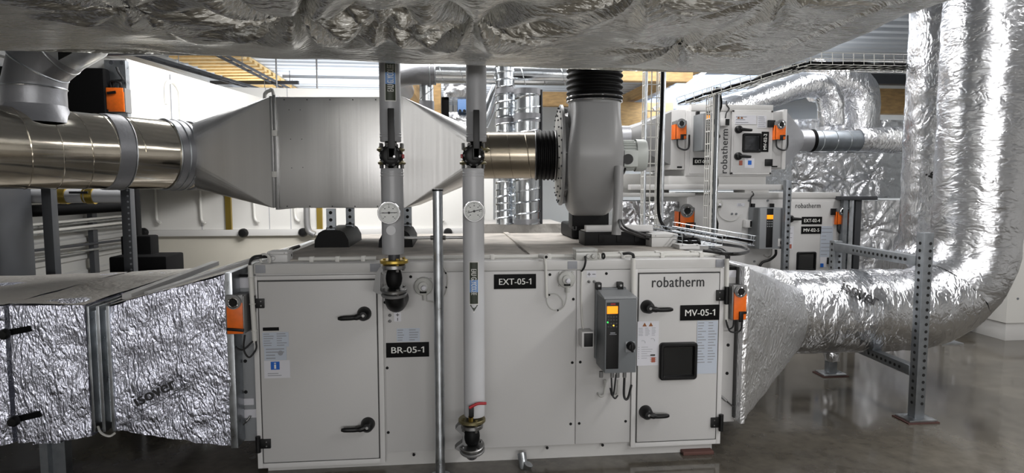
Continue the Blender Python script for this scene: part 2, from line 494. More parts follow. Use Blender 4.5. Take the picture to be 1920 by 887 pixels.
# ================================================================== THE ROOM
def struct(name, mb, mat, **k): return mb.build(name, mat, kind='structure', **k)
ZC = 3.7
struct('floor', MB().box(-4.6, 8.5, -5, 16.2, -0.1, 0), 'floor')
def deck(x0, x1, y0, y1, z, pitch=0.3, hgt=0.05):
    m = MB(); n = int((y1 - y0) / pitch); prof = []
    for i in range(n):
        b = y0 + i * pitch
        prof += [(b, 0), (b + pitch * .4, 0), (b + pitch * .5, hgt), (b + pitch * .9, hgt)]
    prof.append((y0 + n * pitch, 0))
    pts = [V((x0, y, z + h)) for y, h in prof] + [V((x0, y0 + n * pitch, z + .1)), V((x0, y0, z + .1))]
    m.prism(pts, (x1 - x0, 0, 0)); return m
struct('ceiling', deck(-4.6, 8.5, -5, 16.1, ZC), 'ceil', smooth=20)
struct('wall_back', MB().box(-4.6, 8.5, 16, 16.2, 0, ZC), 'wall_white')
def corrugated(x, y0, y1, z0, z1, pitch=.2, d=.03):
    m = MB(); n = int((z1 - z0) / pitch); prof = []
    for i in range(n):
        b = z0 + i * pitch
        prof += [(b, 0), (b + pitch * .55, 0), (b + pitch * .65, d), (b + pitch * .9, d)]
    prof.append((z1, 0))
    pts = [V((x + h, y0, z)) for z, h in prof] + [V((x - .1, y0, z1)), V((x - .1, y0, z0))]
    m.prism(pts, (0, y1 - y0, 0)); return m
struct('wall_left', corrugated(-4.5, -5, 16, 0, ZC), 'wall', smooth=20)
struct('wall_front', MB().box(-4.6, 8.5, -5.2, -5, 0, ZC), 'wall_white')
struct('wall_right', MB().box(8.4, 8.6, -5, 16, 0, ZC), 'wall_white')
# straw coloured translucent strip of the ceiling, with ribs
a0, a1 = atz(296, 94, ZC - .03), atz(446, 94, ZC - .03)
b0, b1 = atz(540, 184, ZC - .03), atz(580, 182, ZC - .03)
m = MB(); n = 18
for i in range(n):
    t0, t1 = i / n, (i + .55) / n
    p = [a0.lerp(b0, t0), a1.lerp(b1, t0), a1.lerp(b1, t1), a0.lerp(b0, t1)]
    m.prism(p, (0, 0, -.05))
m.prism([a0, a1, b1, b0], (0, 0, .02))
struct('ceiling_strip', m, 'ceil_warm')
# roof light
q = [atz(1190, 206, ZC - .02), atz(1296, 142, ZC - .02), atz(1420, 142, ZC - .02), atz(1370, 206, ZC - .02)]
struct('window_1', MB().prism(q, (0, 0, .03)), 'sky')
# glulam beams
def beam(name, p0, p1, w, h): return struct(name, MB().bar(p0, p1, w, h, bev=.01), 'wood')
e0, e1 = atz(1150, 198, 3.56), atz(1335, 110, 3.56)
beam('trim_beam_1', e0, e1, .16, .2)
p = at(1060, 141, 9.6); q = at(1296, 141, 9.6)
beam('trim_beam_2', (p.x, 9.6, p.z), (q.x, 9.6, p.z), .16, .16)
p = at(1000, 186, 10.5); q = at(1095, 186, 10.5)
beam('trim_beam_3', (p.x, 10.5, p.z), (q.x, 10.5, p.z), .15, .24)
p = at(1140, 214, 13); q = at(1260, 214, 13)
beam('trim_beam_4', (p.x, 13, p.z), (q.x, 13, p.z), .15, .5)
e0, e1 = at(748, 128, 8.2), at(797, 208, 10.5)
beam('trim_beam_5', e0, e1, .2, .32)
p = at(1600, 190, 10); q = at(1800, 190, 10)
beam('trim_beam_6', (p.x, 10, p.z), (q.x, 10, p.z), .2, .42)
p = at(1600, 148, 9.4); q = at(1800, 140, 9.4)
struct('trim_beam_7', MB().bar((p.x, 9.4, p.z), (q.x, 9.4, p.z), .14, .16), 'dark_steel')
# slanted roof struts by the roof light
p0, p1 = at(1225, 205, 9.0), at(1325, 132, 9.0)
struct('trim_strut_1', MB().bar(p0, p1, .05, .05), 'wall_white')
# far horizontal rail below the deck
p = at(530, 143, 12.0); q = at(720, 143, 12.0)
struct('trim_rail_1', MB().bar((p.x, 12, p.z), (q.x, 12, p.z), .04, .05), 'steel')
# ================================================================== MAIN AIR HANDLING UNIT
YF = 3.45
F = lambda px, py: at(px, py, YF)
X0, X1 = F(480, 600).x, F(1351, 600).x
ZT, ZB = F(900, 508).z, 0.085
ZTOP = F(1350, 485).z
YB = 5.5
def frect(px0, py0, px1, py1):       # pixel box on the front -> X0, X1, Z0, Z1
    a, b, c, d = F(px0, py0), F(px1, py0), F(px0, py1), F(px1, py1)
    return (a.x + c.x) / 2, (b.x + d.x) / 2, (c.z + d.z) / 2, (a.z + b.z) / 2

ahu = thing('air_handling_unit', 'large light grey air handling unit with black EXT-05-1 and MV-05-1 signs on its front', 'air handling unit', ((X0 + X1) / 2, (YF + YB) / 2, 0))
MB().box(X0, X1, YF + .012, YB, ZB, ZT, .004).build('casing', 'panel', ahu)
MB().box(X0 + .03, X1 - .02, YF + .03, YB - .03, 0, ZB).build('base_frame', 'cap', ahu)
MB().box(X0 - .004, X1 + .004, YF - .004, YB + .004, ZT, ZTOP, .004).build('top_frame', 'cap', ahu)
# dusty top sheet with raised joints
m = MB().box(X0 + .07, X1 - .07, YF + .13, YB - .02, ZTOP - .01, ZTOP + .008)
for x in (-.35, .5): m.box(x - .02, x + .02, YF + .13, YB - .02, ZTOP, ZTOP + .018)
m.build('top_sheet', 'dusty_top', ahu)
for i, (a, b) in enumerate(((479, 498), (694, 714), (1064, 1082), (1341, 1357))):
    xa, xb, za, zb = frect(a, 500, b, 505)
    MB().box(xa, xb, YF - .007, YF + .05, ZT + .004, ZTOP - .004, .002).build('corner_cap', 'grey_cap', ahu, label='grey plastic corner cap' if i == 0 else None)
# panels
def panel(px0, px1, z0, z1, name='wall_panel'):
    xa, xb, _, _ = frect(px0, 600, px1, 700)
    return MB().box(xa, xb, YF, YF + .02, z0, z1, .003).build(name, 'panel', ahu)
panel(722.5, 1078.5, ZB + .006, ZT - .004)
panel(1080.5, 1183.5, ZB + .006, ZT - .004)

def bolt(px, py, par=None):
    p = F(px, py)
    MB().lathe([(0, -.004), (.006, -.004), (.0085, -.001), (.0085, .004)], p, (0, 1, 0), 10).build('bolt', 'hole', ahu, par)
for px, py in ((770, 519), (722, 567), (726, 690), (728, 811), (776, 853), (1031, 515), (1075, 561), (1073, 680), (1070, 795), (1026, 840), (1137, 513), (1088, 679), (1086, 794), (1173, 790), (1130, 835)):
    bolt(px, py)

def sign(text, px0, py0, px1, py1, par=None, Y=YF, tw=.76, th=.42):
    xa, xb, za, zb = frect(px0, py0, px1, py1)
    s = MB().box(xa, xb, Y - .004, Y, za, zb, .001).build('name_plate', 'sign_black', ahu, par)
    lettering(text, ((xa + xb) / 2, Y - .0045, (za + zb) / 2), (1, 0, 0), (0, 0, 1), (xb - xa) * tw, (zb - za) * th, 'sign_white', ahu, par or s, bold=.02)
    return s
sign('BR-05-1', 724, 642, 804.5, 669.5)
sign('EXT-05-1', 926, 514, 1005, 541.5)

def unit_door(px0, py0, px1, py1):
    xa, xb, za, zb = frect(px0, py0, px1, py1)
    d = MB().box(xa + .034, xb - .034, YF - .018, YF + .015, za + .034, zb - .03, .004).build('door', 'panel', ahu)
    m = MB()
    for b in ((xa, xa + .027, za, zb), (xb - .027, xb, za, zb), (xa + .027, xb - .027, za, za + .027), (xa + .027, xb - .027, zb - .022, zb)):
        m.box(b[0], b[1], YF - .012, YF + .015, b[2], b[3], .002)
    m.build('door_frame', 'frame_white', ahu, d)
    MB().box(xa + .025, xb - .025, YF - .006, YF + .01, za + .025, zb - .02).build('gasket', 'gasket', ahu, d)
    return d
YD = YF - .018
def lever(d, px, py, tx, ty):
    c = at(px, py, YD); t = at(tx, ty, YD - .05); t.y = YD - .055
    m = MB().lathe([(0, -.062), (.02, -.06), (.033, -.045), (.038, -.012), (.04, 0)], c, (0, 1, 0), 24)
    b = c + V((0, -.045, 0)); mid = b.lerp(t, .35) + V((0, -.006, -.006))
    pts = spline([b, mid, t], 6)
    m.tube(pts, [.017] * 6 + [.0135] * (len(pts) - 8) + [.013, .008], 10)
    o = m.build('handle', 'black', ahu, d)
    MB().cyl(c + V((0.002, -.064, 0)), c + V((.002, -.058, 0)), .008, seg=12).build('lock_cylinder', 'steel', ahu, d, label='steel lock cylinder')
    return o
def hinge(d, px0, py0, px1, py1):
    xa, xb, za, zb = frect(px0, py0, px1, py1); s = 1 if px0 > 900 else -1
    xk = xb if s > 0 else xa
    m = MB().box(xa, xb, YD - .012, YD + .004, za + .008, zb - .008, .002)
    m.cyl((xk, YD - .012, za - .012), (xk, YD - .012, zb + .012), .0135, seg=12)
    m.build('hinge', 'black', ahu, d)
    m = MB()
    for z in (za + .022, zb - .022):
        m.cyl(((xa + xb) / 2 - s * .012, YD - .014, z), ((xa + xb) / 2 - s * .012, YD - .011, z), .004, seg=8)
    m.build('hinge_screw', 'steel', ahu, d)
d1 = unit_door(479, 516, 720, 872)
lever(d1, 683, 588, 634, 597); lever(d1, 690, 795, 640, 806)
hinge(d1, 478, 556, 498, 579); hinge(d1, 487, 818, 510, 840)
d2 = unit_door(1184, 503, 1353, 834)
lever(d2, 1213, 575, 1261, 580); lever(d2, 1210, 772, 1254, 779)
hinge(d2, 1340, 540, 1358, 565); hinge(d2, 1330, 778, 1348, 801)
sign('MV-05-1', 1273, 570.5, 1346, 599, d2, YD - .001)
a, b = at(1222, 540, YD), at(1320, 520, YD)
lettering('robatherm', ((a.x + b.x) / 2, YD - .0012, at(1271, 528.5, YD).z), (1, 0, 0), (0, 0, 1), b.x - a.x, 20 / FPX * 3.52, 'logo', ahu, d2, 'logo_lettering', spacing=1.08, bold=.035)
# inspection window
xa, xb, za, zb = frect(1233.5, 640, 1303, 709)
def rounded_ring(m, x0, x1, z0, z1, y0, y1, w, r):
    def loop(x0, x1, z0, z1, r, n=6):
        out = []
        for cx, cz, s in ((x1 - r, z1 - r, 0), (x0 + r, z1 - r, 90), (x0 + r, z0 + r, 180), (x1 - r, z0 + r, 270)):
            for i in range(n + 1):
                t = R_(s + 90 * i / n); out.append((cx + r * math.cos(t), cz + r * math.sin(t)))
        return out
    o = loop(x0, x1, z0, z1, r); i_ = loop(x0 + w, x1 - w, z0 + w, z1 - w, max(.004, r * .4)); e = loop(x0 + .006, x1 - .006, z0 + .006, z1 - .006, r * .9)
    i2 = loop(x0 + w - .008, x1 - w + .008, z0 + w - .008, z1 - w + .008, max(.006, r * .5))
    L = [[m.bm.verts.new((x, y, z)) for x, z in lp] for lp, y in ((o, y1), (o, y0 + .006), (e, y0), (i2, y0), (i_, y0 + .012), (i_, y1))]
    n = len(o)
    for A, B in zip(L, L[1:]):
        for k in range(n): m.bm.faces.new((A[k], A[(k + 1) % n], B[(k + 1) % n], B[k]))
    return m
rounded_ring(MB(), xa, xb, za, zb, YD - .024, YD, .026, .02).build('inspection_window', 'black', ahu, d2)
MB().box(xa + .02, xb - .02, YD - .008, YD - .002, za + .02, zb - .02).build('window_pane', 'glass', ahu, d2, label='dark glass pane of the inspection window')
# stickers
def sticker(px0, py0, px1, py1, Y, mat, par, lines=0, split=1, seed=1, cover=1.0):
    pa, pb = at(px0, py1, Y), at(px1, py0, Y)
    xa, xb, za, zb = pa.x, pb.x, pa.z, pb.z
    s = MB().box(xa, xb, Y - .0015, Y, za, zb).build('sticker', mat, ahu, par)
    if lines:
        rd = random.Random(seed); m = MB(); hh = (zb - za) * cover
        for c in range(split):
            x_a = xa + (xb - xa) * (c + .08) / split; x_b = xa + (xb - xa) * (c + .92) / split
            for i in range(lines):
                z = zb - hh * (i + .7) / (lines + .4); w = rd.uniform(.45, 1)
                m.box(x_a, x_a + (x_b - x_a) * w, Y - .002, Y - .0014, z - hh / lines * .16, z + hh / lines * .16)
        m.build('print', 'print', ahu, par or s)
    return (xa, xb, za, zb)
sticker(493, 622.5, 541, 651, YD - .001, 'sticker_blue', d1, 6, 2, 1)
sticker(496, 650, 537, 676, YD - .0015, 'sticker_blue', d1, 4, 1, 2)
sticker(496, 675, 543.5, 709.5, YD - .002, 'sticker', d1)
sticker(499, 697, 540, 707, YD - .0035, 'sticker', d1, 2, 1, 3)
c0 = at(526, 662, YD - .004)
MB().cyl(c0, c0 + V((0, -.001, 0)), .014, seg=18).build('round_seal', 'print', ahu, d1)
pa, pb = at(508, 693.5, YD - .004), at(524, 678, YD - .004)
MB().box(pa.x, pb.x, YD - .005, YD - .004, pa.z, pb.z).build('info_sign', 'info_blue', ahu, d1, label='blue square info sign')
lettering('i', ((pa.x + pb.x) / 2, YD - .0055, (pa.z + pb.z) / 2), (1, 0, 0), (0, 0, 1), .012, .034, 'sign_white', ahu, d1)
pa, pb = at(493, 620.5, YD - .001), at(523, 613.5, YD - .001)
MB().box(pa.x, pb.x, YD - .003, YD - .001, pa.z, pb.z).build('small_plate', 'sign_black', ahu, d1)
sticker(744, 615, 787, 641, YF - .001, 'sticker_blue', None, 5, 2, 4)
def plus_minus(px0, py0, px1, py1, vertical):
    pa, pb = at(px0, py1, YF - .001), at(px1, py0, YF - .001)
    s = MB().box(pa.x, pb.x, YF - .002, YF, pa.z, pb.z).build('sticker', 'sticker', ahu)
    cx, cz, w, h = (pa.x + pb.x) / 2, (pa.z + pb.z) / 2, pb.x - pa.x, pb.z - pa.z
    c1, c2 = ((cx, cz + h * .25), (cx, cz - h * .25)) if vertical else ((cx - w * .25, cz), (cx + w * .25, cz))
    L = min(w, h) * (.5 if not vertical else .45) / 2; t = .0018
    m = MB().box(c1[0] - L, c1[0] + L, YF - .003, YF - .0018, c1[1] - t, c1[1] + t).box(c1[0] - t, c1[0] + t, YF - .003, YF - .0018, c1[1] - L, c1[1] + L)
    if vertical: m.box(c2[0] - t, c2[0] + t, YF - .003, YF - .0018, c2[1] - L, c2[1] + L)
    else: m.box(c2[0] - L, c2[0] + L, YF - .003, YF - .0018, c2[1] - t, c2[1] + t)
    m.build('plus_minus_marks', 'logo', ahu, s)
plus_minus(739, 586, 752, 603, True)
plus_minus(1100, 508, 1118, 520.5, False)
for px, py in ((731, 591), (731, 602), (1104, 528), (1114, 528)):
    p = F(px, py)
    MB().lathe([(.009, 0), (.009, -.006), (.005, -.008), (.006, -.02), (.003, -.024), (0, -.024)], p, (0, 1, 0), 10).build('test_nipple', 'alu_case', ahu)
xa, xb, za, zb = sticker(1194, 602, 1235.5, 686, YD - .001, 'sticker', d2)
def on_sticker(u, v): return V((xa + (xb - xa) * u, YD - .0035, zb - (zb - za) * v))
for u in (.33, .62):
    p = on_sticker(u, .075)
    MB().prism([p + V((-.013, 0, -.010)), p + V((.013, 0, -.010)), p + V((0, 0, .013))], (0, .001, 0)).build('warning_triangle', 'warn', ahu, d2, label='small brown warning triangle')
m = MB()
rd = random.Random(5)
for c in range(3):
    for i in range(6):
        p = on_sticker(.05 + c * .31, .15 + i * .033); m.box(p.x, p.x + .028 * rd.uniform(.6, 1), p.y, p.y + .001, p.z - .0012, p.z + .0012)
for i in range(6):
    p = on_sticker(.2, .58 + i * .05); m.box(p.x, p.x + .07 * rd.uniform(.4, 1), p.y, p.y + .001, p.z - .0012, p.z + .0012)
    p = on_sticker(.04, .58 + i * .05); m.box(p.x, p.x + .008, p.y, p.y + .001, p.z - .0012, p.z + .0012)
for u, v in ((.28, .46), (.72, .42)):
    p = on_sticker(u, v); m.tube(arc_pts(p + V((-.012, 0, .006)), p + V((.012, 0, .012)), p + V((.012, 0, -.008))), .0012, 5)
m.build('print', 'print', ahu, d2)
p = on_sticker(.76, .86); m = MB().box(p.x - .011, p.x + .011, p.y - .001, p.y, p.z - .018, p.z + .012)
for i in range(3): m.box(p.x - .018, p.x + .018, p.y - .0012, p.y, p.z - .012 + i * .01, p.z - .0095 + i * .01)
m.build('maintenance_mark', 'red_mark', ahu, d2)
p = on_sticker(.73, .765); MB().box(p.x - .014, p.x + .014, p.y - .001, p.y, p.z - .005, p.z + .005).build('dark_bar_mark', 'gasket', ahu, d2)
sticker(1305, 601, 1346, 701, YD - .001, 'sticker_blue', d2, 15, 2, 9, .82)
# foot pad at the right front corner
p = atz(1315, 857, 0)
MB().box(p.x - .1, p.x + .09, YF - .02, YF + .2, 0, .02, .003).build('foot_pad', material('red_brown_pad', (92, 62, 56), .7), ahu, label='red brown rubber foot pad')

# ---- damper sections at the two ends
pl, pr = F(430, 600), F(1390, 600)
def end_section(xa, xb, label, tags):
    t = thing('damper_section', label, 'damper', ((xa + xb) / 2, 4.4, .17))
    MB().box(xa, xb, YF + .05, YB - .1, .17, ZT - .015, .003).build('housing', 'vfd_light' if xa < 0 else 'panel', t)
    for px, py in tags:
        c = at(px, py, YF + .05)
        MB().lathe([(.010, 0), (.010, -.003), (.006, -.005), (0, -.005)], c, (0, 1, 0), 10).build('bolt', 'hole', t)
    return t
ds_l = end_section(pl.x, X0 - .001, 'grey damper section at the left end of the unit, behind the orange actuator', ((460, 677), (461, 735)))
ds_r = end_section(X1 + .001, pr.x, 'light grey damper section at the right end of the unit, beside the foil duct', ((1365, 647), (1363, 700)))
def tag(t, px0, py0, px1, py1, mat, Y=YF + .05, name='label_tag'):
    pa, pb = at(px0, py1, Y - .002), at(px1, py0, Y - .002)
    return MB().box(pa.x, pb.x, Y - .003, Y, pa.z, pb.z).build(name, mat, t)
tag(ds_l, 439, 514, 465, 520, 'sign_black'); tag(ds_l, 438, 521.5, 467, 540, 'sticker')
tag(ds_l, 450, 747, 476, 760, 'sticker'); tag(ds_l, 450, 767, 487, 784, 'sticker')
tag(ds_r, 1367, 500.5, 1386, 506.5, 'sign_black'); tag(ds_r, 1366, 507, 1391, 520, 'sticker')
pp = [at(1349, 741, YF + .03), at(1362, 752, YF), at(1375, 763, YF + .03)]
MB().tube(pp, .005, 8).cyl(pp[0], pp[1], .008, seg=10).build('damper_shaft', 'steel', ds_r)
pp = [at(452, 800, YF + .03), at(463, 789, YF + .01), at(469, 781, YF + .03)]
MB().tube(pp, .006, 8).build('damper_shaft', 'steel', ds_l)

# ---- actuators
def actuator(label, c, w, h, dep, side=1, lever_low=True, group=None):
    """c: middle of the front face; front looks to -Y"""
    c = V(c); t = thing('damper_actuator', label, 'actuator', (c.x, c.y + dep / 2, c.z - h / 2), group)
    x0, x1, z0, z1 = c.x - w / 2, c.x + w / 2, c.z - h / 2, c.z + h / 2
    MB().box(x0, x1, c.y + .004, c.y + dep, z0, z1 - h * .02, .006).build('housing', 'alu_case', t)
    MB().box(x0 + w * .1, x1 - w * .06, c.y - .004, c.y + .01, z0 + h * .02, z0 + h * .82, .004).build('orange_cover', 'orange', t, label='orange front cover')
    if side == -2:
        MB().box(x0 + w * .02, x1 - w * .1, c.y - .006, c.y + .01, z0 + h * .1, z1 - h * .02, .006).build('orange_lid', 'orange', t)
        MB().bar((x0 + w * .1, c.y - .012, z1 - h * .25), (x0 + w * .55, c.y - .012, z1 - h * .2), .012, h * .1).build('release_lever', 'black', t)
        return t, z0
    m = MB().cyl((c.x, c.y - .012, z1 - h * .16), (c.x, c.y + .01, z1 - h * .16), w * .4, seg=24)
    m.box(x0 + w * .05, x1 - w * .05, c.y - .002, c.y + .02, z1 - h * .2, z1 + h * .01, .004)
    m.build('clamp_head', 'alu_case', t)
    m = MB().cyl((c.x, c.y - .022, z1 - h * .17), (c.x, c.y, z1 - h * .17), w * .19, seg=14); m.build('shaft_hole', 'hole', t)
    MB().torus((c.x, c.y - .016, z1 - h * .17), (0, 1, 0), w * .25, w * .06, 20, 6).build('clamp_ring', 'chrome', t)
    z = z0 + h * .12
    m = MB()
    if side > 0:
        m.box(c.x - w * .06, c.x + w * .2, c.y - .016, c.y, z0 - h * .04, z0 + h * .25, .003); m.box(c.x - w * .06, c.x + w * .42, c.y - .014, c.y, z0 + h * .19, z0 + h * .26, .003)
    else: m.bar((x0 + w * .12, c.y - .014, z + h * .04), (x1 + w * .02, c.y - .016, z), .014, h * .07, bev=.003)
    m.build('release_lever', 'black', t)
    return t, z0
pa, pb = at(423, 628, YF - .1), at(456, 554, YF - .1)
act_l, zl = actuator('orange and grey damper actuator between the left foil duct and the left door', ((pa.x + pb.x) / 2, YF - .1, (pa.z + pb.z) / 2), pb.x - pa.x, pb.z - pa.z, .09 + .06, -1)
pa, pb = at(1372, 601, YF - .06), at(1402, 535, YF - .06)
act_r, zr = actuator('orange and grey damper actuator at the right end of the unit, beside the MV-05-1 sign', ((pa.x + pb.x) / 2, YF - .06, (pa.z + pb.z) / 2), pb.x - pa.x, pb.z - pa.z, .11, 1)
def cable(root, pts, r=.005, name='cable', mat='cable', n=8): return MB().tube(spline(pts, n), r, 7).build(name, mat, root)
Y = YF - .05
cable(act_l, [at(437, 628, Y), at(440, 648, Y), at(455, 656, Y), at(474, 640, Y)])
cable(act_l, [at(459, 628, Y), at(457, 655, Y), at(467, 670, Y), at(480, 655, Y), at(480, 640, Y)])
cable(act_l, [at(428, 630, Y + .08), at(430, 680, Y + .08), at(433, 790, Y + .08)], .006)
cable(act_r, [at(1392, 600, Y), at(1388, 620, Y), at(1370, 622, Y), at(1363, 608, Y)])
cable(act_r, [at(1376, 600, Y), at(1374, 613, Y), at(1366, 616, Y), at(1361, 600, Y)])
# ================================================================== THINGS ON AND BEFORE THE UNIT
# ---- foil wrapped duct overhead: a sagging insulated underside, rounded edges, drawn up at the pins
XR_OVER = 1.615
Z_OV = 2.16
PINS = [atz(px, py, Z_OV) for px, py in ((552, 56), (888, 66), (1274, 100), (1464, 8), (240, 30), (716, 62), (1210, 8))]
SEAMS = [(atz(1300, 104, Z_OV), atz(1620, -30, Z_OV)), (atz(1470, 92, Z_OV), atz(1720, 0, Z_OV)), (atz(60, 40, Z_OV), atz(560, 56, Z_OV))]
def y_edge(x): return 2.97 + .065 * x + .02 * math.sin(x * 2.3) + .012 * noise.noise(V((x * 5, 1, 3)))
def z_over(x, y):
    z = Z_OV + .02 * noise.noise(V((x * 1.7, y * 1.7, 2))) + .014 * (1 - 2 * abs(noise.noise(V((x * .9 + 9, y * 2.6, 5)))))
    for q0, q1 in SEAMS:             # taped seams stand a little proud
        w = q1 - q0; L = w.length; t = max(0, min(1, ((x - q0.x) * w.x + (y - q0.y) * w.y) / (L * L)))
        z -= .012 * math.exp(-(math.hypot(x - q0.x - w.x * t, y - q0.y - w.y * t) / .012) ** 2)
    for i, p in enumerate(PINS):
        dx, dy = x - p.x, y - p.y; r = math.hypot(dx, dy)
        k = 1.0 if i in (0, 1) else .45
        z += k * .085 * math.exp(-(r / .12) ** 1.2)
        a = math.atan2(dy, dx)
        z += k * .042 * math.exp(-((r - .15) / .2) ** 2) * math.sin(a * 9 + 2.5 * noise.noise(V((math.cos(a) * 2, math.sin(a) * 2, i))))
    z += .004 * (1 - 2 * abs(noise.noise(V((x * 2.5, y * 8, 1)))))
    return z
XL_OVER = -5.0; YN = .15
def over_fn(u, v):
    # v: 0..0.12 the far side going down, then the underside towards the viewer; u: left to right with the right side at the end
    x = XL_OVER + (XR_OVER - XL_OVER) * min(1, u / .965) ** .62 if u <= .965 else XR_OVER
    side = max(0, (u - .965) / .035)
    ye = y_edge(x)
    if v < .1:
        t = v / .1; y = ye; z = Z_OV + .55 * (1 - t)
    else:
        t = (v - .1) / .9; y = ye + (YN - ye) * t ** 1.25; z = z_over(x, y)
    # rounded far and right edges
    if v >= .1:
        d = ye - y
        if d < .07: z += .07 - math.sqrt(max(0, .07 ** 2 - (.07 - d) ** 2))
        d = XR_OVER - x
        if d < .09 and side == 0: z += .09 - math.sqrt(max(0, .09 ** 2 - (.09 - d) ** 2))
    if side > 0: z = max(z, z + (Z_OV + .55 - z) * side)
    return V((x, y, z))
over = MB().grid(over_fn, 400, 240)
# close the top
over.bm.faces.new([over.bm.verts.new(p) for p in ((XL_OVER, YN, Z_OV + .56), (XR_OVER, YN, Z_OV + .56), (XR_OVER, y_edge(XR_OVER), Z_OV + .56), (XL_OVER, y_edge(XL_OVER), Z_OV + .56))])
root = thing('overhead_duct', 'huge foil wrapped flat duct hanging overhead across the top of the picture', 'duct', (-1.6, 1.5, Z_OV))
over.build('insulation', 'foil_over', root, smooth=60)
for p in PINS:
    z = z_over(p.x, p.y)
    MB().cyl((p.x, p.y, z - .012), (p.x, p.y, z + .2), .0022, seg=6).box(p.x - .006, p.x + .006, p.y - .002, p.y + .002, z - .014, z - .006).build('insulation_pin', 'hole', root)
for x, y in ((-4.2, .6), (-4.2, 2.3), (-1, .6), (-1, 2.3), (1.4, .6), (1.4, 2.3)):
    MB().cyl((x, y, Z_OV + .5), (x, y, ZC + .02), .006, seg=8).build('hanger_rod', 'steel', root)

# ---- two insulated pipes coming down in front of the unit
YP = 3.22
def flange(m, c, r, t=.02, axis=(0, 0, 1), bolts=0, br=.72):
    m.lathe([(0, -t / 2), (r - .004, -t / 2), (r, -t / 2 + .004), (r, t / 2 - .004), (r - .004, t / 2), (0, t / 2)], c, axis, 32)
    if bolts:
        a, u, w = frame_of(axis)
        for i in range(bolts):
            q = V(c) + (u * math.cos(2 * math.pi * i / bolts + .4) + w * math.sin(2 * math.pi * i / bolts + .4)) * r * br
            m.cyl(q - a * t * .95, q + a * t * .95, .008, seg=6)
    return m
def pipe(label, spec):
    px = spec['px']; p = lambda y, x=px: at(x, y, YP)
    x_t = p(200).x; x_b = p(450, spec['px2']).x
    t = thing('glycol_pipe', label, 'pipe', (x_b, YP, p(spec['end']).z))
    X = lambda y: V((x_t if y < 290 else x_b, YP, at(px, y, YP).z))
    def jacket(y0, y1, r, mat, name='pipe_jacket'):
        a, b = X(y0), X(y1); n = (a - b).length
        prof = [(0, 0), (r * .96, 0), (r, .004), (r, .02), (r + .0015, .022), (r + .0015, .026), (r, .028), (r, .034), (r + .0015, .036), (r + .0015, .04), (r, .042), (r, n - .05), (r, n - .004), (r * .96, n), (0, n)]
        if y0 < 290: prof = prof
        else: prof = [(q, n - h) for q, h in prof][::-1]
        return MB().lathe(prof, b, (0, 0, 1), 36).build(name, mat, t)
    jacket(40, 266, spec['r0'], 'pipe_grey'); jacket(316, spec['jend'], spec['r1'], spec['jmat'])
    # butterfly valve: two flanges, disc body, gear face, lever
    ca, cb, cm = X(281), X(306), X(293)
    v = MB().cyl(X(315), X(262), .030, seg=20)
    v.cyl(cm + V((0, -.062, 0)), cm + V((0, .05, 0)), .056, seg=28)
    vo = v.build('butterfly_valve', 'black_matt', t)
    for c in (ca, cb): flange(MB(), c, .071, .014, bolts=8, br=.8).build('flange', 'brown_flange', t, vo)
    m = MB()
    for q in range(8):
        a = q * math.pi / 4 + .39
        for z0, z1 in ((X(269).z, X(281).z), (X(306).z, X(316).z)):
            xx, yy = cm.x + .056 * math.cos(a), YP + .056 * math.sin(a)
            m.cyl((xx, yy, z1), (xx, yy, z0), .009, seg=6)
    m.build('flange_bolts', 'steel', t, vo)
    g = MB().lathe([(.03, 0), (.052, -.004), (.054, -.014), (.046, -.02), (.03, -.024), (0, -.024)], cm + V((0, -.062, 0)), (0, 1, 0), 28)
    for q in range(10):
        a = q * math.pi / 5; g.cyl(cm + V((.048 * math.cos(a), -.082, .048 * math.sin(a))), cm + V((.048 * math.cos(a), -.064, .048 * math.sin(a))), .007, seg=8)
    g.build('gear_head', 'black', t, vo)
    lx, ly0, ly1, lw = spec['lever']
    a, b = at(lx, ly0, YP - .11), at(lx, ly1, YP - .11)
    m = MB().box(a.x - lw / 2, a.x + lw / 2, YP - .118, YP - .098, b.z, a.z, .004).box(a.x - lw / 2 - .004, a.x + lw / 2 + .004, YP - .118, YP - .09, b.z - .01, b.z + .05, .004)
    m.build('valve_lever', 'black', t, vo, label='long black valve lever')
    MB().cyl(b + V((.017, -.012, .006)), b + V((.017, -.004, .006)), .006, seg=8).build('lever_bolt', 'steel', t, vo)
    MB().box(cm.x + .06 * spec['rs'] - .006, cm.x + .06 * spec['rs'] + .006, YP - .05, YP - .02, cm.z - .012, cm.z + .008, .002).build('red_stop', 'red', t, vo)
    # thermometer
    gx, gy, gr = spec['gauge']; c = at(gx, gy, YP - .085)
    th = MB().lathe([(0, .03), (gr * .9, .028), (gr, .022), (gr, -.006), (gr * .95, -.012), (gr * .9, -.012), (gr * .88, -.004)], c, (0, 1, 0), 40)
    th.cyl(c + V((0, .02, 0)), c + V((0, .085, 0)), .012, seg=12)
    th = th.build('thermometer', 'chrome', t)
    MB().cyl(c + V((0, -.005, 0)), c + V((0, .004, 0)), gr * .9, seg=40).build('dial_face', 'dial', t, th)
    m = MB()
    for i in range(31):
        a = R_(225 - 270 * i / 30); l0, l1 = gr * (.70 if i % 5 else .62), gr * .8
        d = V((math.cos(a), 0, math.sin(a))); m.bar(c + d * l0 + V((0, -.0055, 0)), c + d * l1 + V((0, -.0055, 0)), .0012 if i % 5 else .002, .001, up=(0, 1, 0))
    for i in range(7):
        a = R_(225 - 270 * i / 6); d = V((math.cos(a), 0, math.sin(a))) * gr * .5
        m.box(c.x + d.x - .0032, c.x + d.x + .0032, c.y - .0062, c.y - .0054, c.z + d.z - .002, c.z + d.z + .002)
    m.build('dial_scale', 'logo', t, th)
    a = spec['needle']; d = V((math.cos(a), 0, math.sin(a)))
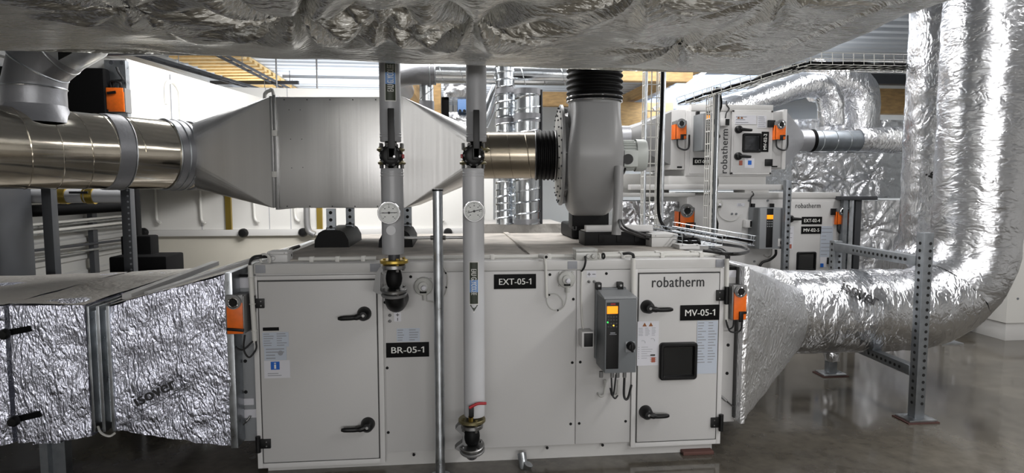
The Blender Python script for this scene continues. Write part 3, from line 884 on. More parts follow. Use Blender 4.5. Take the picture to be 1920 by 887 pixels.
    m = MB().bar(c - d * gr * .62 + V((0, -.007, 0)), c + d * gr * .72 + V((0, -.007, 0)), .0035, .0012, up=(0, 1, 0)); m.cyl(c + V((0, -.009, 0)), c + V((0, -.005, 0)), .006, seg=12)
    m.build('needle', 'black', t, th)
    # label on the pipe, wrapped round the jacket
    lx0, ly0, lx1, ly1, tip = spec['label']
    a, b = at(lx0, ly1, YP - .055), at(lx1, ly0, YP - .055); r = (spec['r0'] if ly0 < 290 else spec['r1']) + .001
    xc = x_t if ly0 < 290 else x_b; zc, w, h = (a.z + b.z) / 2, b.x - a.x, b.z - a.z
    off = (a.x + b.x) / 2 - xc
    wrap = lambda dr: (lambda s, z: V((xc + (r + dr) * math.sin((off + s) / r), YP - (r + dr) * math.cos((off + s) / r), zc + z)))
    def patch(s0, s1, z0, z1, dr):
        return MB().grid(lambda u, v: wrap(dr)(s0 + (s1 - s0) * u, z0 + (z1 - z0) * v), 9, 2)
    lab = patch(-w / 2 - .004, w / 2 + .004, -h / 2 - .004, h / 2 + .004, 0)
    if tip:
        f = wrap(0); vs = [lab.bm.verts.new(f(s, z)) for s, z in ((-w / 2 - .006, -h / 2 - .002), (w / 2 + .006, -h / 2 - .002), (0, -h / 2 - .05))]; lab.bm.faces.new(vs)
    lo = lab.build('flow_label', 'sign_white', t, smooth=80)
    patch(-w / 2, w / 2, -h / 2, h / 2, .001).build('label_field', 'green', t, lo, smooth=80)
    if tip:
        f = wrap(.001); m = MB(); m.bm.faces.new([m.bm.verts.new(f(s, z)) for s, z in ((-w / 2, -h / 2 - .006), (w / 2, -h / 2 - .006), (0, -h / 2 - .04))]); m.build('label_arrow', 'green', t, lo)
    z0, z1 = -h / 2 + h * spec['blue'][0], -h / 2 + h * spec['blue'][1]
    patch(-w / 2, w / 2, z0, z1, .002).build('label_blue_band', 'blue_label', t, lo, smooth=80, label='pale blue band of the flow label')
    zt0, zt1, flip = spec['text']; L = h * (zt1 - zt0); zm = -h / 2 + h * (zt0 + zt1) / 2
    sg = -1 if flip else 1
    fn = lambda a_, b_: wrap(.003)(-b_ * sg, zm + a_ * sg)
    lettering('EAU GLYCOLEE', (0, 0, 0), (0, 0, 1), (1, 0, 0), L, w * .62, 'sign_white', t, lo, fn=fn, bold=.05)
    return t, X
pipe1, X1p = pipe('grey insulated pipe on the left, ending in a rubber joint beside the door', dict(px=731.5, px2=737, r0=.0535, r1=.057, end=575, jend=476, jmat='pipe_grey',
    lever=(733, 203, 296, .034), rs=1, gauge=(729.5, 399, .0575), needle=R_(1), label=(723, 118, 741, 188, False), blue=(.44, .75), text=(.24, .95, False)))
pipe2, X2p = pipe('light grey insulated pipe on the right, reaching down to a red lever near the floor', dict(px=893, px2=888, r0=.0525, r1=.056, end=860, jend=778, jmat='pipe_light',
    lever=(893, 206, 296, .032), rs=-1, gauge=(889, 396, .0555), needle=R_(14), label=(881, 492, 896, 570, True), blue=(.28, .58), text=(.22, .84, True)))
# lower fittings of the left pipe
def fitting(t, X, x, ys, tilt):
    c = lambda y: V((at(x, y, YP).x, YP, at(x, y, YP).z))
    yf, yf2, yb0, yb1, yl = ys
    MB().cyl(c(yf - 14), c(yf), .03, seg=20).build('pipe_stub', 'dark_steel', t)
    flange(MB(), c(yf), .073, .02, bolts=4).build('flange', 'brass' if tilt else 'brown_flange', t, label='yellowish upper flange')
    flange(MB(), c(yf2), .06, .024, bolts=4, br=.85).build('flange', 'steel', t)
    m = MB(); a, b = c(yb0), c(yb1); n = (a - b).length
    m.lathe([(.03, 0), (.036, n * .1), (.041, n * .3), (.043, n * .5), (.041, n * .7), (.036, n * .9), (.03, n)], b, (0, 0, 1), 28)
    m.build('rubber_joint', 'rubber', t)
    ax = V((.0, -.16, 1)) if tilt else V((-.05, -.2, 1))
    flange(MB(), c(yl), .068, .018, ax, 4, .8).build('flange', 'steel', t)
    flange(MB(), c(yl) - ax.normalized() * .024, .068, .016, ax, 0).build('flange', 'alu_case', t)
    return c
c = fitting(pipe1, X1p, 739, (490, 500, 505, 538, 543), True)
e = c(553)
MB().tube(arc_pts(e, e + V((0, .0, -.085)), V((e.x + .012, YF + .03, e.z - .055)), 10), [.05] * 11, 20).build('pipe_elbow', 'black', pipe1, label='black elbow going into the front panel')
# curved guide plate at the left of the joint
def guide_plate(t, pts, w):
    m = MB(); P = spline(pts, 6)
    for a, b in zip(P, P[1:]):
        m.hexa([a + V((0, -w / 2, 0)), b + V((0, -w / 2, 0)), b + V((0, w / 2, 0)), a + V((0, w / 2, 0))], [q + V((.004, 0, .004)) for q in (a + V((0, -w / 2, 0)), b + V((0, -w / 2, 0)), b + V((0, w / 2, 0)), a + V((0, w / 2, 0)))])
    m.build('guide_plate', 'alu_case', t)
q = lambda x, y, yy=YP - .01: at(x, y, yy)
m = MB().prism([q(705, 512), q(711, 503), q(722, 502), q(722, 509), q(714, 511), q(713, 546), q(724, 548), q(722, 553), q(708, 551), q(699, 546)], (0, .05, 0))
m.build('guide_plate', 'alu_case', pipe1, label='bent grey plate beside the joint')
# lower fittings of the right pipe
c = fitting(pipe2, X2p, 885, (787, 798, 803, 832, 836), False)
e = c(846)
MB().tube(arc_pts(e, e + V((0, 0, -.05)), V((e.x, YF + .03, e.z - .03)), 10), [.036] * 11, 18).build('pipe_elbow', 'alu_case', pipe2)
MB().cyl(e + V((0, -.02, .01)), e + V((0, -.02, -.035)), .013, seg=12).build('drain_plug', 'dark_steel', pipe2)
P = [q(872, 796), q(860, 797), q(854, 805), q(862, 812), q(868, 818), q(867, 830), q(856, 838), q(853, 842), q(862, 847), q(874, 846), q(876, 836), q(874, 816), q(866, 806), q(873, 803)]
MB().prism(P, (0, .05, 0)).build('guide_plate', 'alu_case', pipe2, label='wavy grey plate beside the joint')
v0 = at(884, 766, YP - .075)
m = MB().cyl(at(883, 789, YP - .06), at(883, 781, YP - .07), .013, seg=12); m.build('drain_cock', 'brass', pipe2)
MB().box(v0.x - .014, v0.x + .012, v0.y - .012, v0.y + .012, at(884, 781, YP - .075).z, at(884, 762, YP - .075).z, .003).build('cock_neck', 'black', pipe2)
MB().tube(spline([at(880, 765, YP - .085), at(889, 760, YP - .085), at(897, 757, YP - .085), at(912, 756.5, YP - .085)], 6), [.008] * 18 + [.007], 8).build('red_lever', 'red', pipe2, label='red drain lever')
c_ = at(733, 432, YP - .056)
MB().cyl(c_ + V((0, -.004, 0)), c_, .024, seg=24).build('grey_disc', 'pipe_light', pipe1)
# short foil slot plate by the right pipe
# ---- upright galvanised tube beside the pipes
tp = at(820.5, 357, 3.3); r = .0265
post = thing('support_post', 'round galvanised steel post standing between the two pipes', 'post', (tp.x, 3.3, 0))
MB().cyl((tp.x, 3.3, 0), (tp.x, 3.3, tp.z), r, seg=28).build('tube', 'galv', post)
MB().lathe([(r, 0), (r + .003, .0), (r + .003, .010), (r * .8, .013), (0, .013)], (tp.x, 3.3, tp.z - .004), (0, 0, 1), 24).build('end_cap', 'black', post, label='black end cap')
zz = at(790, 446, 3.3).z
m = MB().cyl((X1p(450).x + .05, 3.3, zz), (X2p(450).x - .045, 3.3, zz), .008, seg=12)
for x in (tp.x - r - .006, tp.x + r + .006): m.cyl((x - .008, 3.3, zz), (x + .008, 3.3, zz), .014, seg=6)
m.build('clamp_rod', 'steel', post)
MB().cyl((tp.x, 3.3, 0), (tp.x, 3.3, .012), .06, seg=24).build('base_plate', 'galv', post)

# ---- drain tube below the unit, in front
p0, p1 = at(978, 850, 3.42), at(984, 887, 3.36)
p2 = at(988, 905, 3.3)
MB().tube([p0, p1, V((p1.x + .02, p1.y - .01, .03))], .026, 16).build('drain_pipe', 'galv', label='short grey drain pipe coming out below the middle of the unit', cat='pipe')

# ---- frequency drive
yb, yf = YF - .012, 3.225
bx0, bx1 = at(1112, 610, yb).x, at(1169, 610, yb).x
fx0, fx1 = at(1134.5, 600, yf).x, at(1194.5, 600, yf).x
zt, zb_ = at(1160, 561, yf).z, at(1160, 700, yf).z
vfd = thing('frequency_drive', 'grey frequency drive with a lit orange screen hung beside the MV-05-1 door', 'frequency drive', ((fx0 + fx1) / 2, 3.34, zb_))
MB().box(fx0, fx1, yf + .012, yb - .02, zb_, zt, .006).build('housing', 'vfd', vfd)
MB().box(fx0 + .001, fx1 - .001, yf, yf + .013, zb_ + .001, zt - .001, .005).build('front_cover', 'vfd', vfd)
MB().hexa([(fx0 - .004, yf + .004, zt), (fx1 + .004, yf + .004, zt), (fx1 + .004, yb - .03, zt), (fx0 - .004, yb - .03, zt)], [(fx0 - .004, yf + .004, zt + .006), (fx1 + .004, yf + .004, zt + .006), (fx1 - .004, yb - .03, zt + .022), (fx0 + .004, yb - .03, zt + .022)]).build('top_cover', 'vfd_light', vfd)
MB().box(fx0 - .006, fx1 - .006, yb - .02, YF, zb_ + .03, zt + .03, .003).build('back_plate', 'vfd', vfd)
for x in (fx0 + .006, fx1 - .045):
    m = MB().box(x - .012, x + .02, yb - .03, YF, zt + .02, zt + .062, .004)
    m.build('mounting_lug', 'black', vfd)
    MB().cyl((x + .004, yb - .034, zt + .045), (x + .004, yb - .028, zt + .045), .007, seg=10).build('lug_screw', 'steel', vfd)
def vrect(px0, py0, px1, py1, d=0.0):
    a, b = at(px0, py1, yf - d), at(px1, py0, yf - d); return a.x, b.x, a.z, b.z
xa, xb, za, zb2 = vrect(1136, 567, 1161, 692)
MB().box(xa, xb, yf - .003, yf + .01, za, zb2, .002).build('keypad_strip', 'black', vfd)
ks = vfd.children[-1]
xa, xb, za, zb2 = vrect(1138, 574, 1158.5, 588.5, .003)
MB().box(xa, xb, yf - .005, yf, za, zb2).build('screen', 'screen', vfd, label='lit orange screen')
xa, xb, za, zb2 = vrect(1145, 569, 1154, 571.5, .003)
MB().box(xa, xb, yf - .0045, yf, za, zb2).build('logo_mark', 'red', vfd)
m = MB()
for r_ in range(4):
    for k in range(4):
        xa, xb, za, zb2 = vrect(1139 + k * 5.1, 592.5 + r_ * 6.2, 1142 + k * 5.1, 595.5 + r_ * 6.2, .003); m.box(xa, xb, yf - .006, yf, za, zb2, .001)
m.build('keypad', 'gasket', vfd)
for px, py, mt in ((1139.5, 604.5, 'led_g'), (1150.5, 610.5, 'led_y')):
    p = at(px, py, yf - .004); MB().sphere(p, .0045, n=10).build('status_lamp', mt, vfd)
xa, xb, za, zb2 = vrect(1143, 623, 1156, 628, .003)
MB().box(xa + .004, xb - .008, yf - .0042, yf, za + .008, zb2 - .001).box(xa, xb, yf - .0042, yf, za + .001, za + .004).build('print', 'print', vfd)
xa, xb, za, zb2 = vrect(1172, 640, 1190, 660)
MB().box(xa, xb, yf - .006, yf + .005, za, zb2, .002).build('switch_plate', 'vfd_light', vfd)
p = at(1183.5, 649.5, yf - .02)
MB().lathe([(0, -.022), (.018, -.02), (.024, -.006), (.025, .012)], p, (0, 1, 0), 24).box(p.x - .006, p.x + .006, p.y - .03, p.y, p.z - .026, p.z + .024, .003).build('rotary_switch', 'black', vfd, label='black rotary switch knob')
Yc = yf + .08
for a, b, r in (((1146, 702), (1148, 738), .006), ((1155, 702), (1151, 736), .006), ((1171, 702), (1170, 742), .009)):
    e = {1146: (1158, 742), 1155: (1144, 728), 1171: (1184, 722)}[a[0]]
    cable(vfd, [at(*a, Yc), at(*b, Yc), at((b[0] + e[0]) / 2, max(b[1], e[1]) + 5, Yc), at(*e, Yc + .04)], r * .8)
for px in (1127, 1148, 1158, 1171): 
    p = at(px, 703, Yc); MB().cyl(p + V((0, 0, .02)), p + V((0, 0, -.014)), .011, seg=10).build('cable_gland', 'alu_case', vfd)
for px, py in ((1121, 738), (1146, 737)):
    p = F(px, py); MB().tube(spline([p + V((0, .002, .004)), p + V((.002, -.02, 0)), p + V((.012, -.03, -.008)), p + V((.03, -.03, .01)), p + V((.034, -.03, .09))], 5), .007, 8).build('clear_hose', 'clear', vfd)

# ---- small switch box left of the drive
pa, pb = at(1091, 653, YF - .09), at(1113, 622, YF - .09)
sb = thing('switch_box', 'small white box with a black rocker switch, left of the lower frequency drive', 'switch', ((pa.x + pb.x) / 2, YF - .045, pa.z))
MB().box(pa.x, pb.x, YF - .09, YF, pa.z, pb.z, .004).build('housing', 'frame_white', sb)
MB().box(pa.x + .012, pb.x - .004, YF - .095, YF - .088, pa.z + .008, pb.z - .008, .002).build('rocker', 'black', sb, label='black rocker')
cable(sb, [at(1100, 622, YF - .03), at(1093, 614, YF - .01), at(1090, 560, YF - .008), at(1091, 505, YF - .01)], .006, 'cable', 'conduit')

# ---- pressure switches
def pressure_switch(label, px, py, r, Y=YF):
    c = at(px, py, Y); t = thing('pressure_switch', label, 'pressure switch', (c.x, Y - .03, c.z - r))
    MB().lathe([(0, -.045), (r * .5, -.044), (r * .6, -.035), (r * .92, -.03), (r, -.022), (r, 0)], c, (0, 1, 0), 32).build('housing', 'clear', t)
    MB().lathe([(0, -.062), (r * .22, -.06), (r * .3, -.05), (r * .3, -.04)], c + V((.003, 0, -.1 * r)), (0, 1, 0), 20).build('dial_knob', 'sticker', t)
    m = MB()
    for a in (45, 135, 225, 315):
        d = V((math.cos(R_(a)), 0, math.sin(R_(a)))) * r * 1.05; m.cyl(c + d, c + d + V((0, -.012, 0)), .007, seg=8)
    m.build('fixing_ears', 'clear', t)
    MB().box(c.x - r * .35, c.x + r * .35, c.y - .05, c.y - .03, c.z - r * .66, c.z - r * .48).build('dark_slot', 'hole', t)
    MB().cyl(c + V((.1 * r, -.02, -r * .9)), c + V((.12 * r, -.02, -r * 1.5)), .012, seg=12).build('hose_nozzle', 'clear', t)
    return t, c
ps1, c1 = pressure_switch('round milky pressure switch half hidden behind the round steel post', 794, 536, .052)
ps2, c2 = pressure_switch('round milky pressure switch right of the EXT-05-1 sign', 1061, 523, .050)
def hose(t, pts, r=.0035, mat='clear'): return MB().tube(spline(pts, 8), r, 7).build('hose', mat, t)
Y = YF - .02
hose(ps1, [at(796, 552, Y), at(797, 562, Y), at(808, 566, Y), at(822, 566, Y), at(836, 548, Y), at(839, 520, Y), at(833, 504, Y), at(825, 494, Y)])
hose(ps2, [at(1063, 545, Y), at(1062, 560, Y), at(1057, 575, Y), at(1046, 582, Y), at(1032, 578, Y), at(1025, 564, Y), at(1030, 553, Y), at(1044, 552, Y), at(1054, 562, Y), at(1056, 574, Y)])
m = MB()
for px, py in ((1046, 582), (1030, 553)): m.sphere(at(px, py, Y), .006, n=8)
m.build('cable_tie', 'black', ps2)
m = MB()
for px, py in ((836, 512), (837, 539)): m.sphere(at(px, py, Y), .006, n=8)
m.build('cable_tie', 'black', ps1)

# ---- conduits on the front edge and along the top
def conduit(label, pts, r=.012, mat='conduit', smooth_n=0, name='conduit'):
    P = spline(pts, smooth_n) if smooth_n else pts
    t = thing(name, label, 'conduit', (P[-1].x, P[-1].y, min(p.z for p in P) - r))
    MB().tube(P, r, 12).build('tube', mat, t); return t
Y = YF - .035
t = conduit('white upright cable conduit beside the orange actuator at the left end of the unit', [at(469, 497, Y), at(478, 642, Y)], .0135)
cable(t, [at(469, 500, Y), at(470, 487, Y + .01), at(480, 480, Y + .05), at(502, 479, Y + .14)], .006)
cable(t, [at(467, 502, Y), at(470, 490, Y + .01), at(482, 484, Y + .05), at(503, 482, Y + .14)], .006)
for py in (520, 570, 620):
    p = at(469 + (py - 497) * .062, py, Y); MB().torus(p, (0, 0, 1), .0145, .003, 16, 6).build('clip', 'conduit', t)
t = conduit('white upright conduit left of the round pressure switch by the EXT-05-1 sign', [at(1020.5, 481, Y), at(1023, 497, Y), at(1025, 558, Y)], .0085)
p = at(1013, 480, YF + .05); q_ = at(1024, 482, Y - .01)
MB().tube([p, q_], .014, 12).build('conduit_end', 'conduit', t); MB().cyl(q_ + (q_ - p).normalized() * -.002, q_ + (q_ - p).normalized() * .002, .009, seg=10).build('dark_opening', 'hole', t)
t = conduit('white upright conduit left of the door with the MV-05-1 sign', [at(1187, 484, Y), at(1187, 560, Y)], .0145)
cable(t, [at(1188, 488, Y), at(1187, 478, Y + .005), at(1180, 475, Y + .06), at(1168, 476, Y + .12)], .009)
t = conduit('white upright conduit beside the orange actuator at the right end of the unit', [at(1363, 485, Y + .02), at(1361, 602, Y + .02)], .0135)
cable(t, [at(1363, 490, Y + .02), at(1361, 478, Y + .03), at(1352, 470, Y + .1), at(1338, 468, Y + .25), at(1322, 474, Y + .35)], .008)
cable(t, [at(1366, 488, Y + .02), at(1366, 477, Y + .03), at(1356, 468, Y + .12), at(1340, 466, Y + .25), at(1326, 470, Y + .35)], .008)
for n_, (x0, x1, yo, zo, lab) in enumerate(((560, 705, .09, .016, 'white conduit along the top front edge above the left door'), (760, 1082, .09, .016, 'long white conduit along the top front edge behind the two pipes'),
        (1130, 1350, .09, .016, 'front white conduit along the top edge above the MV-05-1 door'), (1130, 1330, .17, .018, 'rear white conduit along the top edge above the MV-05-1 door'))):
    y = YF + yo; a, b = at(x0, 480, y), at(x1, 480, y); z = ZTOP + zo
    t = thing('conduit', lab, 'conduit', ((a.x + b.x) / 2, y, ZTOP))
    MB().cyl((a.x, y, z), (b.x, y, z), .011, seg=12).build('tube', 'conduit', t)
    for k in range(3):
        x = a.x + (b.x - a.x) * (k + .5) / 3; MB().box(x - .012, x + .012, y - .016, y + .016, ZTOP - .001, z + .014, .003).build('clip', 'conduit', t)

# ---- junction boxes on the top
def junction_box(label, c, w, d, h, mat='frame_white', glands=()):
    t = thing('junction_box', label, 'junction box', c); c = V(c)
    MB().box(c.x - w / 2, c.x + w / 2, c.y - d / 2, c.y + d / 2, c.z, c.z + h * .72, .004).build('housing', mat, t)
    MB().box(c.x - w / 2 - .002, c.x + w / 2 + .002, c.y - d / 2 - .002, c.y + d / 2 + .002, c.z + h * .72, c.z + h, .005).build('lid', mat, t)
    for k, s in enumerate((-.36, .36)):
        MB().cyl((c.x + w * s, c.y - d * .5 - .004, c.z + h * .86), (c.x + w * s, c.y - d * .5, c.z + h * .86), .004, seg=8).build('lid_screw', 'steel', t)
    for gx, gz in glands:
        MB().lathe([(0, -.014), (.010, -.013), (.014, -.004), (.014, 0)], c + V((gx * w, -d / 2, gz * h)), (0, 1, 0), 16).build('cable_gland', mat, t)
    return t
p = at(1098, 487, YF + .03); jb1 = junction_box('pale grey junction box on the unit top edge above the round pressure switch', (p.x, YF + .05, ZTOP), .125, .1, .065, 'clear', ((.05, .35), (.3, .35)))
cable(jb1, [at(1097, 481, YF - .01), at(1098, 490, YF - .03), at(1095, 502, YF - .02), at(1090, 509, YF - .01)], .006)
for dx in (.085, .11): 
    MB().torus((p.x + dx, YF + .05, ZTOP + .018), (1, .3, 0), .014, .006, 14, 6).build('cable_clip', 'conduit' if dx < .1 else 'black', jb1)
p = at(522, 490, YF + .1); jb2 = junction_box('white junction box on the left end of the unit top', (p.x, YF + .14, ZTOP), .11, .12, .06, 'frame_white', ((-.2, .4),))
MB().torus((p.x - .06, YF + .06, ZTOP + .02), (.3, 1, .2), .03, .007, 18, 7).build('white_strap', 'conduit', jb2)
cable(jb2, [V((p.x + .05, YF + .16, ZTOP + .03)), at(545, 468, YF + .3), at(560, 462, YF + .45)], .011)
p = atz(1246, 465, ZTOP); jb3 = junction_box('flat grey metal junction box on the unit top beside the fan base', (p.x, p.y + .12, ZTOP + .008), .185, .24, .09, 'cap', ())
p = atz(1293, 470, ZTOP); jb4 = junction_box('low white box on the unit top in front of the wire cable tray', (p.x, p.y + .06, ZTOP + .008), .14, .12, .032, 'frame_white', ())
# ================================================================== FOIL DUCTS LEFT AND RIGHT
def foil_box(name, root, sa, sb, amp, scale, mat, n=(26, 30), seed=1, bulge=0.0, part_label=None, lap=0.0):
    """a skin between two rectangles (x, y0, y1, z0, z1)"""
    def loop(s, t):
        x, y0, y1, z0, z1 = s; P = [(y0, z0), (y0, z1), (y1, z1), (y1, z0)]
        k = int(t * 4) % 4; f = t * 4 - int(t * 4); a, b = P[k], P[(k + 1) % 4]
        return V((x, a[0] + (b[0] - a[0]) * f, a[1] + (b[1] - a[1]) * f))
    def fn(u, v):
        p = loop(sa, v).lerp(loop(sb, v), u)
        if bulge and v < .25:
            p.y -= bulge * math.sin(math.pi * u) * math.sin(math.pi * v * 4)
        return p
    m = MB().grid(fn, n[0], n[1] * 4, closev=True)
    if lap: 
        for v in m.bm.verts: v.co.x += lap * noise.noise(v.co * 4)
    m.crumple(amp, scale, seed)
    return m.build(name, mat, root, label=part_label, smooth=55)
YD0 = YF - .06
zt_r, zb_r = at(427, 515, YD0).z, at(436, 836, YD0).z
xr = at(429, 600, YD0).x; xl = at(207, 690, YD0 - .06).x
zt_l, zb_l = at(205, 577, YD0 - .06).z, at(218, 806, YD0 - .06).z
fd = thing('foil_duct', 'wrinkled foil wrapped rectangular duct leading left from the unit', 'duct', ((xl + xr) / 2, 4.2, zb_r))
SR = (xr, YD0, YB - .15, zb_r, zt_r); SL = (xl, YD0 - .06, 4.75, zb_l, zt_l)
foil_box('tapered_section', fd, SL, SR, .011, 7, 'foil_front', (46, 30), 1)
MB().box(xr - .01, xr + .028, YD0 - .012, YB - .1, zb_r - .01, zt_r + .012, .004).build('end_flange', 'galv', fd)
def print_on(root, t0, c, w, h, ang, up0, right0, par=None, name='print_lettering', fn=None):
    lettering('isover', c, right0, up0, w, h, 'logo', root, par or root, name, fn=fn, bold=.05)
# brand print running up the tapered side
pa, pb = at(254, 752, YD0 - .062), at(328, 716, YD0 - .05)
rt = (pb - pa).normalized(); nrm = V((0.06, -1, 0)); up = rt.cross(nrm).normalized() * -1
up = V((0, 0, 1)) - rt * rt.z; up.normalize()
cc = (pa + pb) / 2 + V((0, -.014, 0))
lettering('isover', cc, rt, up, (pb - pa).length, .062, 'logo', fd, fd, 'print_lettering', bold=.06)
o_ = cc - up * .055
MB().bar(o_ - rt * .14, o_ + rt * .19, .003, .002, up=(0, 1, 0)).bar(o_ + rt * .1 + up * .022, o_ + rt * .23 + up * .022, .002, .002, up=(0, 1, 0)).build('print_line', 'logo', fd)
# flange joint between the sections
xj0, xj1 = at(214, 690, YD0 - .06).x, at(163, 690, YD0 - .09).x
m = MB().box(xj1 + .01, xj0 - .012, YD0 - .02, 4.72, zb_l + .03, zt_l - .02)
for x in (xj1 + .008, (xj0 + xj1) / 2, xj0 - .01): m.box(x - .008, x + .008, YD0 - .075, 4.76, zb_l - .005, zt_l + .012, .002)
m.build('joint_flange', 'galv', fd)
MB().tube(spline([at(184, 800, YD0 - .06), at(190, 812, YD0 - .09), at(205, 818, YD0 - .1), at(216, 812, YD0 - .08)], 5), .006, 6).build('joint_clamp', 'conduit', fd)
x2 = at(28, 690, YD0 - .12).x
S2R = (xj1, YD0 - .08, 4.72, zb_l - .02, zt_l + .015); S2L = (x2, YD0 - .13, 4.45, zb_l - .02, zt_l + .03)
foil_box('straight_section', fd, S2L, S2R, .010, 6, 'foil_front', (34, 28), 5)
x3 = x2 - 1.3
foil_box('far_section', fd, (x3, YD0 - .5, 4.2, zb_l - .02, zt_l + .03), (x2 - .02, YD0 - .14, 4.44, zb_l - .02, zt_l + .03), .010, 6, 'foil_front', (34, 28), 9)
for px, py in ((10, 626), (28, 789)):
    p = at(px, py, YD0 - .17)
    m = MB().lathe([(0, -.03), (.02, -.028), (.027, -.015), (.027, 0), (.012, .004), (.012, .06)], p, (0, 1, 0), 20)
    m.build('fixing_knob', 'black', fd)
    MB().bar(p + V((0, .03, 0)), p + V((.09, .05, .015)), .02, .03).build('knob_strap', 'black_matt', fd)
# dusty paper-faced top boards
def top_board(s_l, s_r, seed, mat='foil_top', dz=.012):
    def fn(u, v):
        a = V((s_l[0], s_l[1], s_l[4])).lerp(V((s_l[0], s_l[2], s_l[4])), v); b = V((s_r[0], s_r[1], s_r[4])).lerp(V((s_r[0], s_r[2], s_r[4])), v)
        p = a.lerp(b, u); p.z += dz + .008 * noise.noise(p * 4 + V((seed, 0, 0))); return p
    return MB().grid(fn, 24, 30).build('top_cover', mat, fd, label='dusty grey top of the duct')
top_board(SL, SR, 3); top_board(S2L, S2R, 5); top_board((x3, YD0 - .5, 4.2, 0, S2L[4]), (x2 - .02, YD0 - .14, 4.44, 0, S2L[4]), 6)
a_, b_ = V((xl + .03, 3.45, zt_l + .03)), V((xr - .03, 5.1, zt_r + .02))
m = MB().bar(V((xj0, YD0 + .1, zt_l + .03)), at(404, 491, 4.6) + V((0, 0, -.01)), .05, .03).bar(V((xj0 + .14, YD0 + .02, zt_l + .055)), V((xr - .02, 4.0, zt_r + .02)), .04, .02)
m.build('top_batten', 'frame_white', fd)
# leg under the duct
p = at(108, 830, YD0 + .1); zt_ = zb_l + .0
leg = MB().box(p.x - .07, p.x + .035, YD0 + .1, YD0 + .16, 0, zt_).box(p.x - .07, p.x - .03, YD0 + .06, YD0 + .2, 0, zt_)
leg.build('support_leg', 'strut', fd)
foil_box('leg_wrap', fd, (p.x - .085, YD0 + .04, YD0 + .22, zt_ - .1, zt_ + .02), (p.x + .05, YD0 + .04, YD0 + .22, zt_ - .1, zt_ + .02), .006, 10, 'foil_front', (6, 8), 3)

# ---- right: square to round, long round duct, bend, up to the ceiling
DX, DY, DZ, DR = at(1478, 590, 4.35).x, 4.42, .645, .315
rf = thing('foil_duct', 'large round foil wrapped duct leaving the right end of the unit and bending upwards', 'duct', (3.0, DY, DZ - DR))
xs = pr.x + .012
Y0s, Y1s, Z0s, Z1s = YF - .03, YB - .12, at(1387, 790, YF - .03).z, at(1395, 503, YF - .03).z
def sq2round(u, v):
    a = 2 * math.pi * v; c, s = math.cos(a), math.sin(a); k = max(abs(c), abs(s))
    q = a / (math.pi / 2)
    sgn = lambda t: max(-1, min(1, t))
    e = sgn((((q + .5) % 1.0) - .5) * 2.6)                     # -1..1 along the flat side, held at the corners
    side = int((q + .5) % 4)
    P = [(-1, e), (-e, 1), (1, -e), (e, -1)][side]
    sq = V((xs, (Y0s + Y1s) / 2 + P[0] * (Y1s - Y0s) / 2, (Z0s + Z1s) / 2 + P[1] * (Z1s - Z0s) / 2))
    return sq.lerp(V((DX, DY - c * DR, DZ + s * DR)), u)
m = MB().grid(sq2round, 28, 120, closev=True)
m.crumple(.006, 8, 4); m.build('square_to_round_piece', 'foil_cone', rf, smooth=55)
m = MB().box(xs - .022, xs + .008, Y0s - .012, Y1s, Z0s - .012, Z1s + .012, .004); m.build('end_flange', 'foil_cone', rf)
MB().box(xs - .03, xs - .021, Y0s + .055, Y1s, Z0s, Z1s).build('gasket', 'gasket', rf)
CX = at(1829, 440, DY).x; RB = .56
path = dense((DX - .03, DY, DZ), (CX - RB, DY, DZ), 36)
for i in range(1, 25):
    a = R_(90 * i / 24); path.append(V((CX - RB + RB * math.sin(a), DY, DZ + RB - RB * math.cos(a))))
path += dense((CX, DY, DZ + RB + .02), (CX, DY, ZC + .02), 50)
nh = 48; rad = [DR + (.288 - DR) * min(1, max(0, (i - 30) / 30)) for i in range(len(path))]
m = MB().tube(path[:nh], rad[:nh], 64, cap=False); m.crumple(.009, 9, 2, (1.6, .8, .8)); m.build('horizontal_run', 'foil_duct', rf, smooth=55)
m = MB().tube(path[nh - 1:], [r + .003 for r in rad[nh - 1:]], 64, cap=False); m.crumple(.010, 8, 8, (.8, .8, 1.8)); m.build('riser', 'foil_col', rf, smooth=55)
# print on the round duct
pc = at(1620, 552, DY - DR)
x_c = pc.x; th0 = math.asin(max(-1, min(1, (at(1620, 552, DY - .28).z - DZ) / DR)))
def on_duct(a, b):
    ang = R_(-30); s = a * math.cos(ang) - b * math.sin(ang); q_ = a * math.sin(ang) + b * math.cos(ang)
    th = th0 + q_ / DR; r = DR + .024
    return V((x_c + s, DY - r * math.cos(th), DZ + r * math.sin(th)))
lettering('isover', (0, 0, 0), (1, 0, 0), (0, 0, 1), .26, .088, 'logo', rf, rf, 'print_lettering', fn=on_duct, bold=.06)

# second riser behind, coming down into a bend from the back
C2 = at(1748, 440, 5.0)
r2 = thing('foil_duct', 'dimpled foil wrapped round riser left of the bend, reaching the roof', 'duct', (C2.x, 5.0, .6))
path = dense((C2.x, 5.0, ZC + .02), (C2.x, 5.0, 1.12), 60)
for i in range(1, 17):
    a = R_(90 * i / 16); path.append(V((C2.x - .36 + .36 * math.cos(a), 5.0, 1.12 - .36 * math.sin(a))))
m = MB().tube(path, .25, 56); m.crumple(.009, 9, 12, (.8, .8, 1.6)); m.build('riser', 'foil_dimple', r2, smooth=55)
zc_p = at(1706, 312, 4.85).z
def on_riser(a, b):
    an = R_(58); s_ = a * math.cos(an) - b * math.sin(an); z_ = a * math.sin(an) + b * math.cos(an); th = -.62 + s_ / .25
    return V((C2.x + .272 * math.sin(th), 5.0 - .272 * math.cos(th), zc_p + z_))
lettering('isover', (0, 0, 0), (1, 0, 0), (0, 0, 1), .22, .075, 'logo', r2, r2, 'print_lettering', fn=on_riser, bold=.06)
C3 = at(1905, 200, 5.3)
r3 = thing('foil_duct', 'narrow foil wrapped riser at the right edge behind the bent duct', 'duct', (C3.x, 5.3, .9))
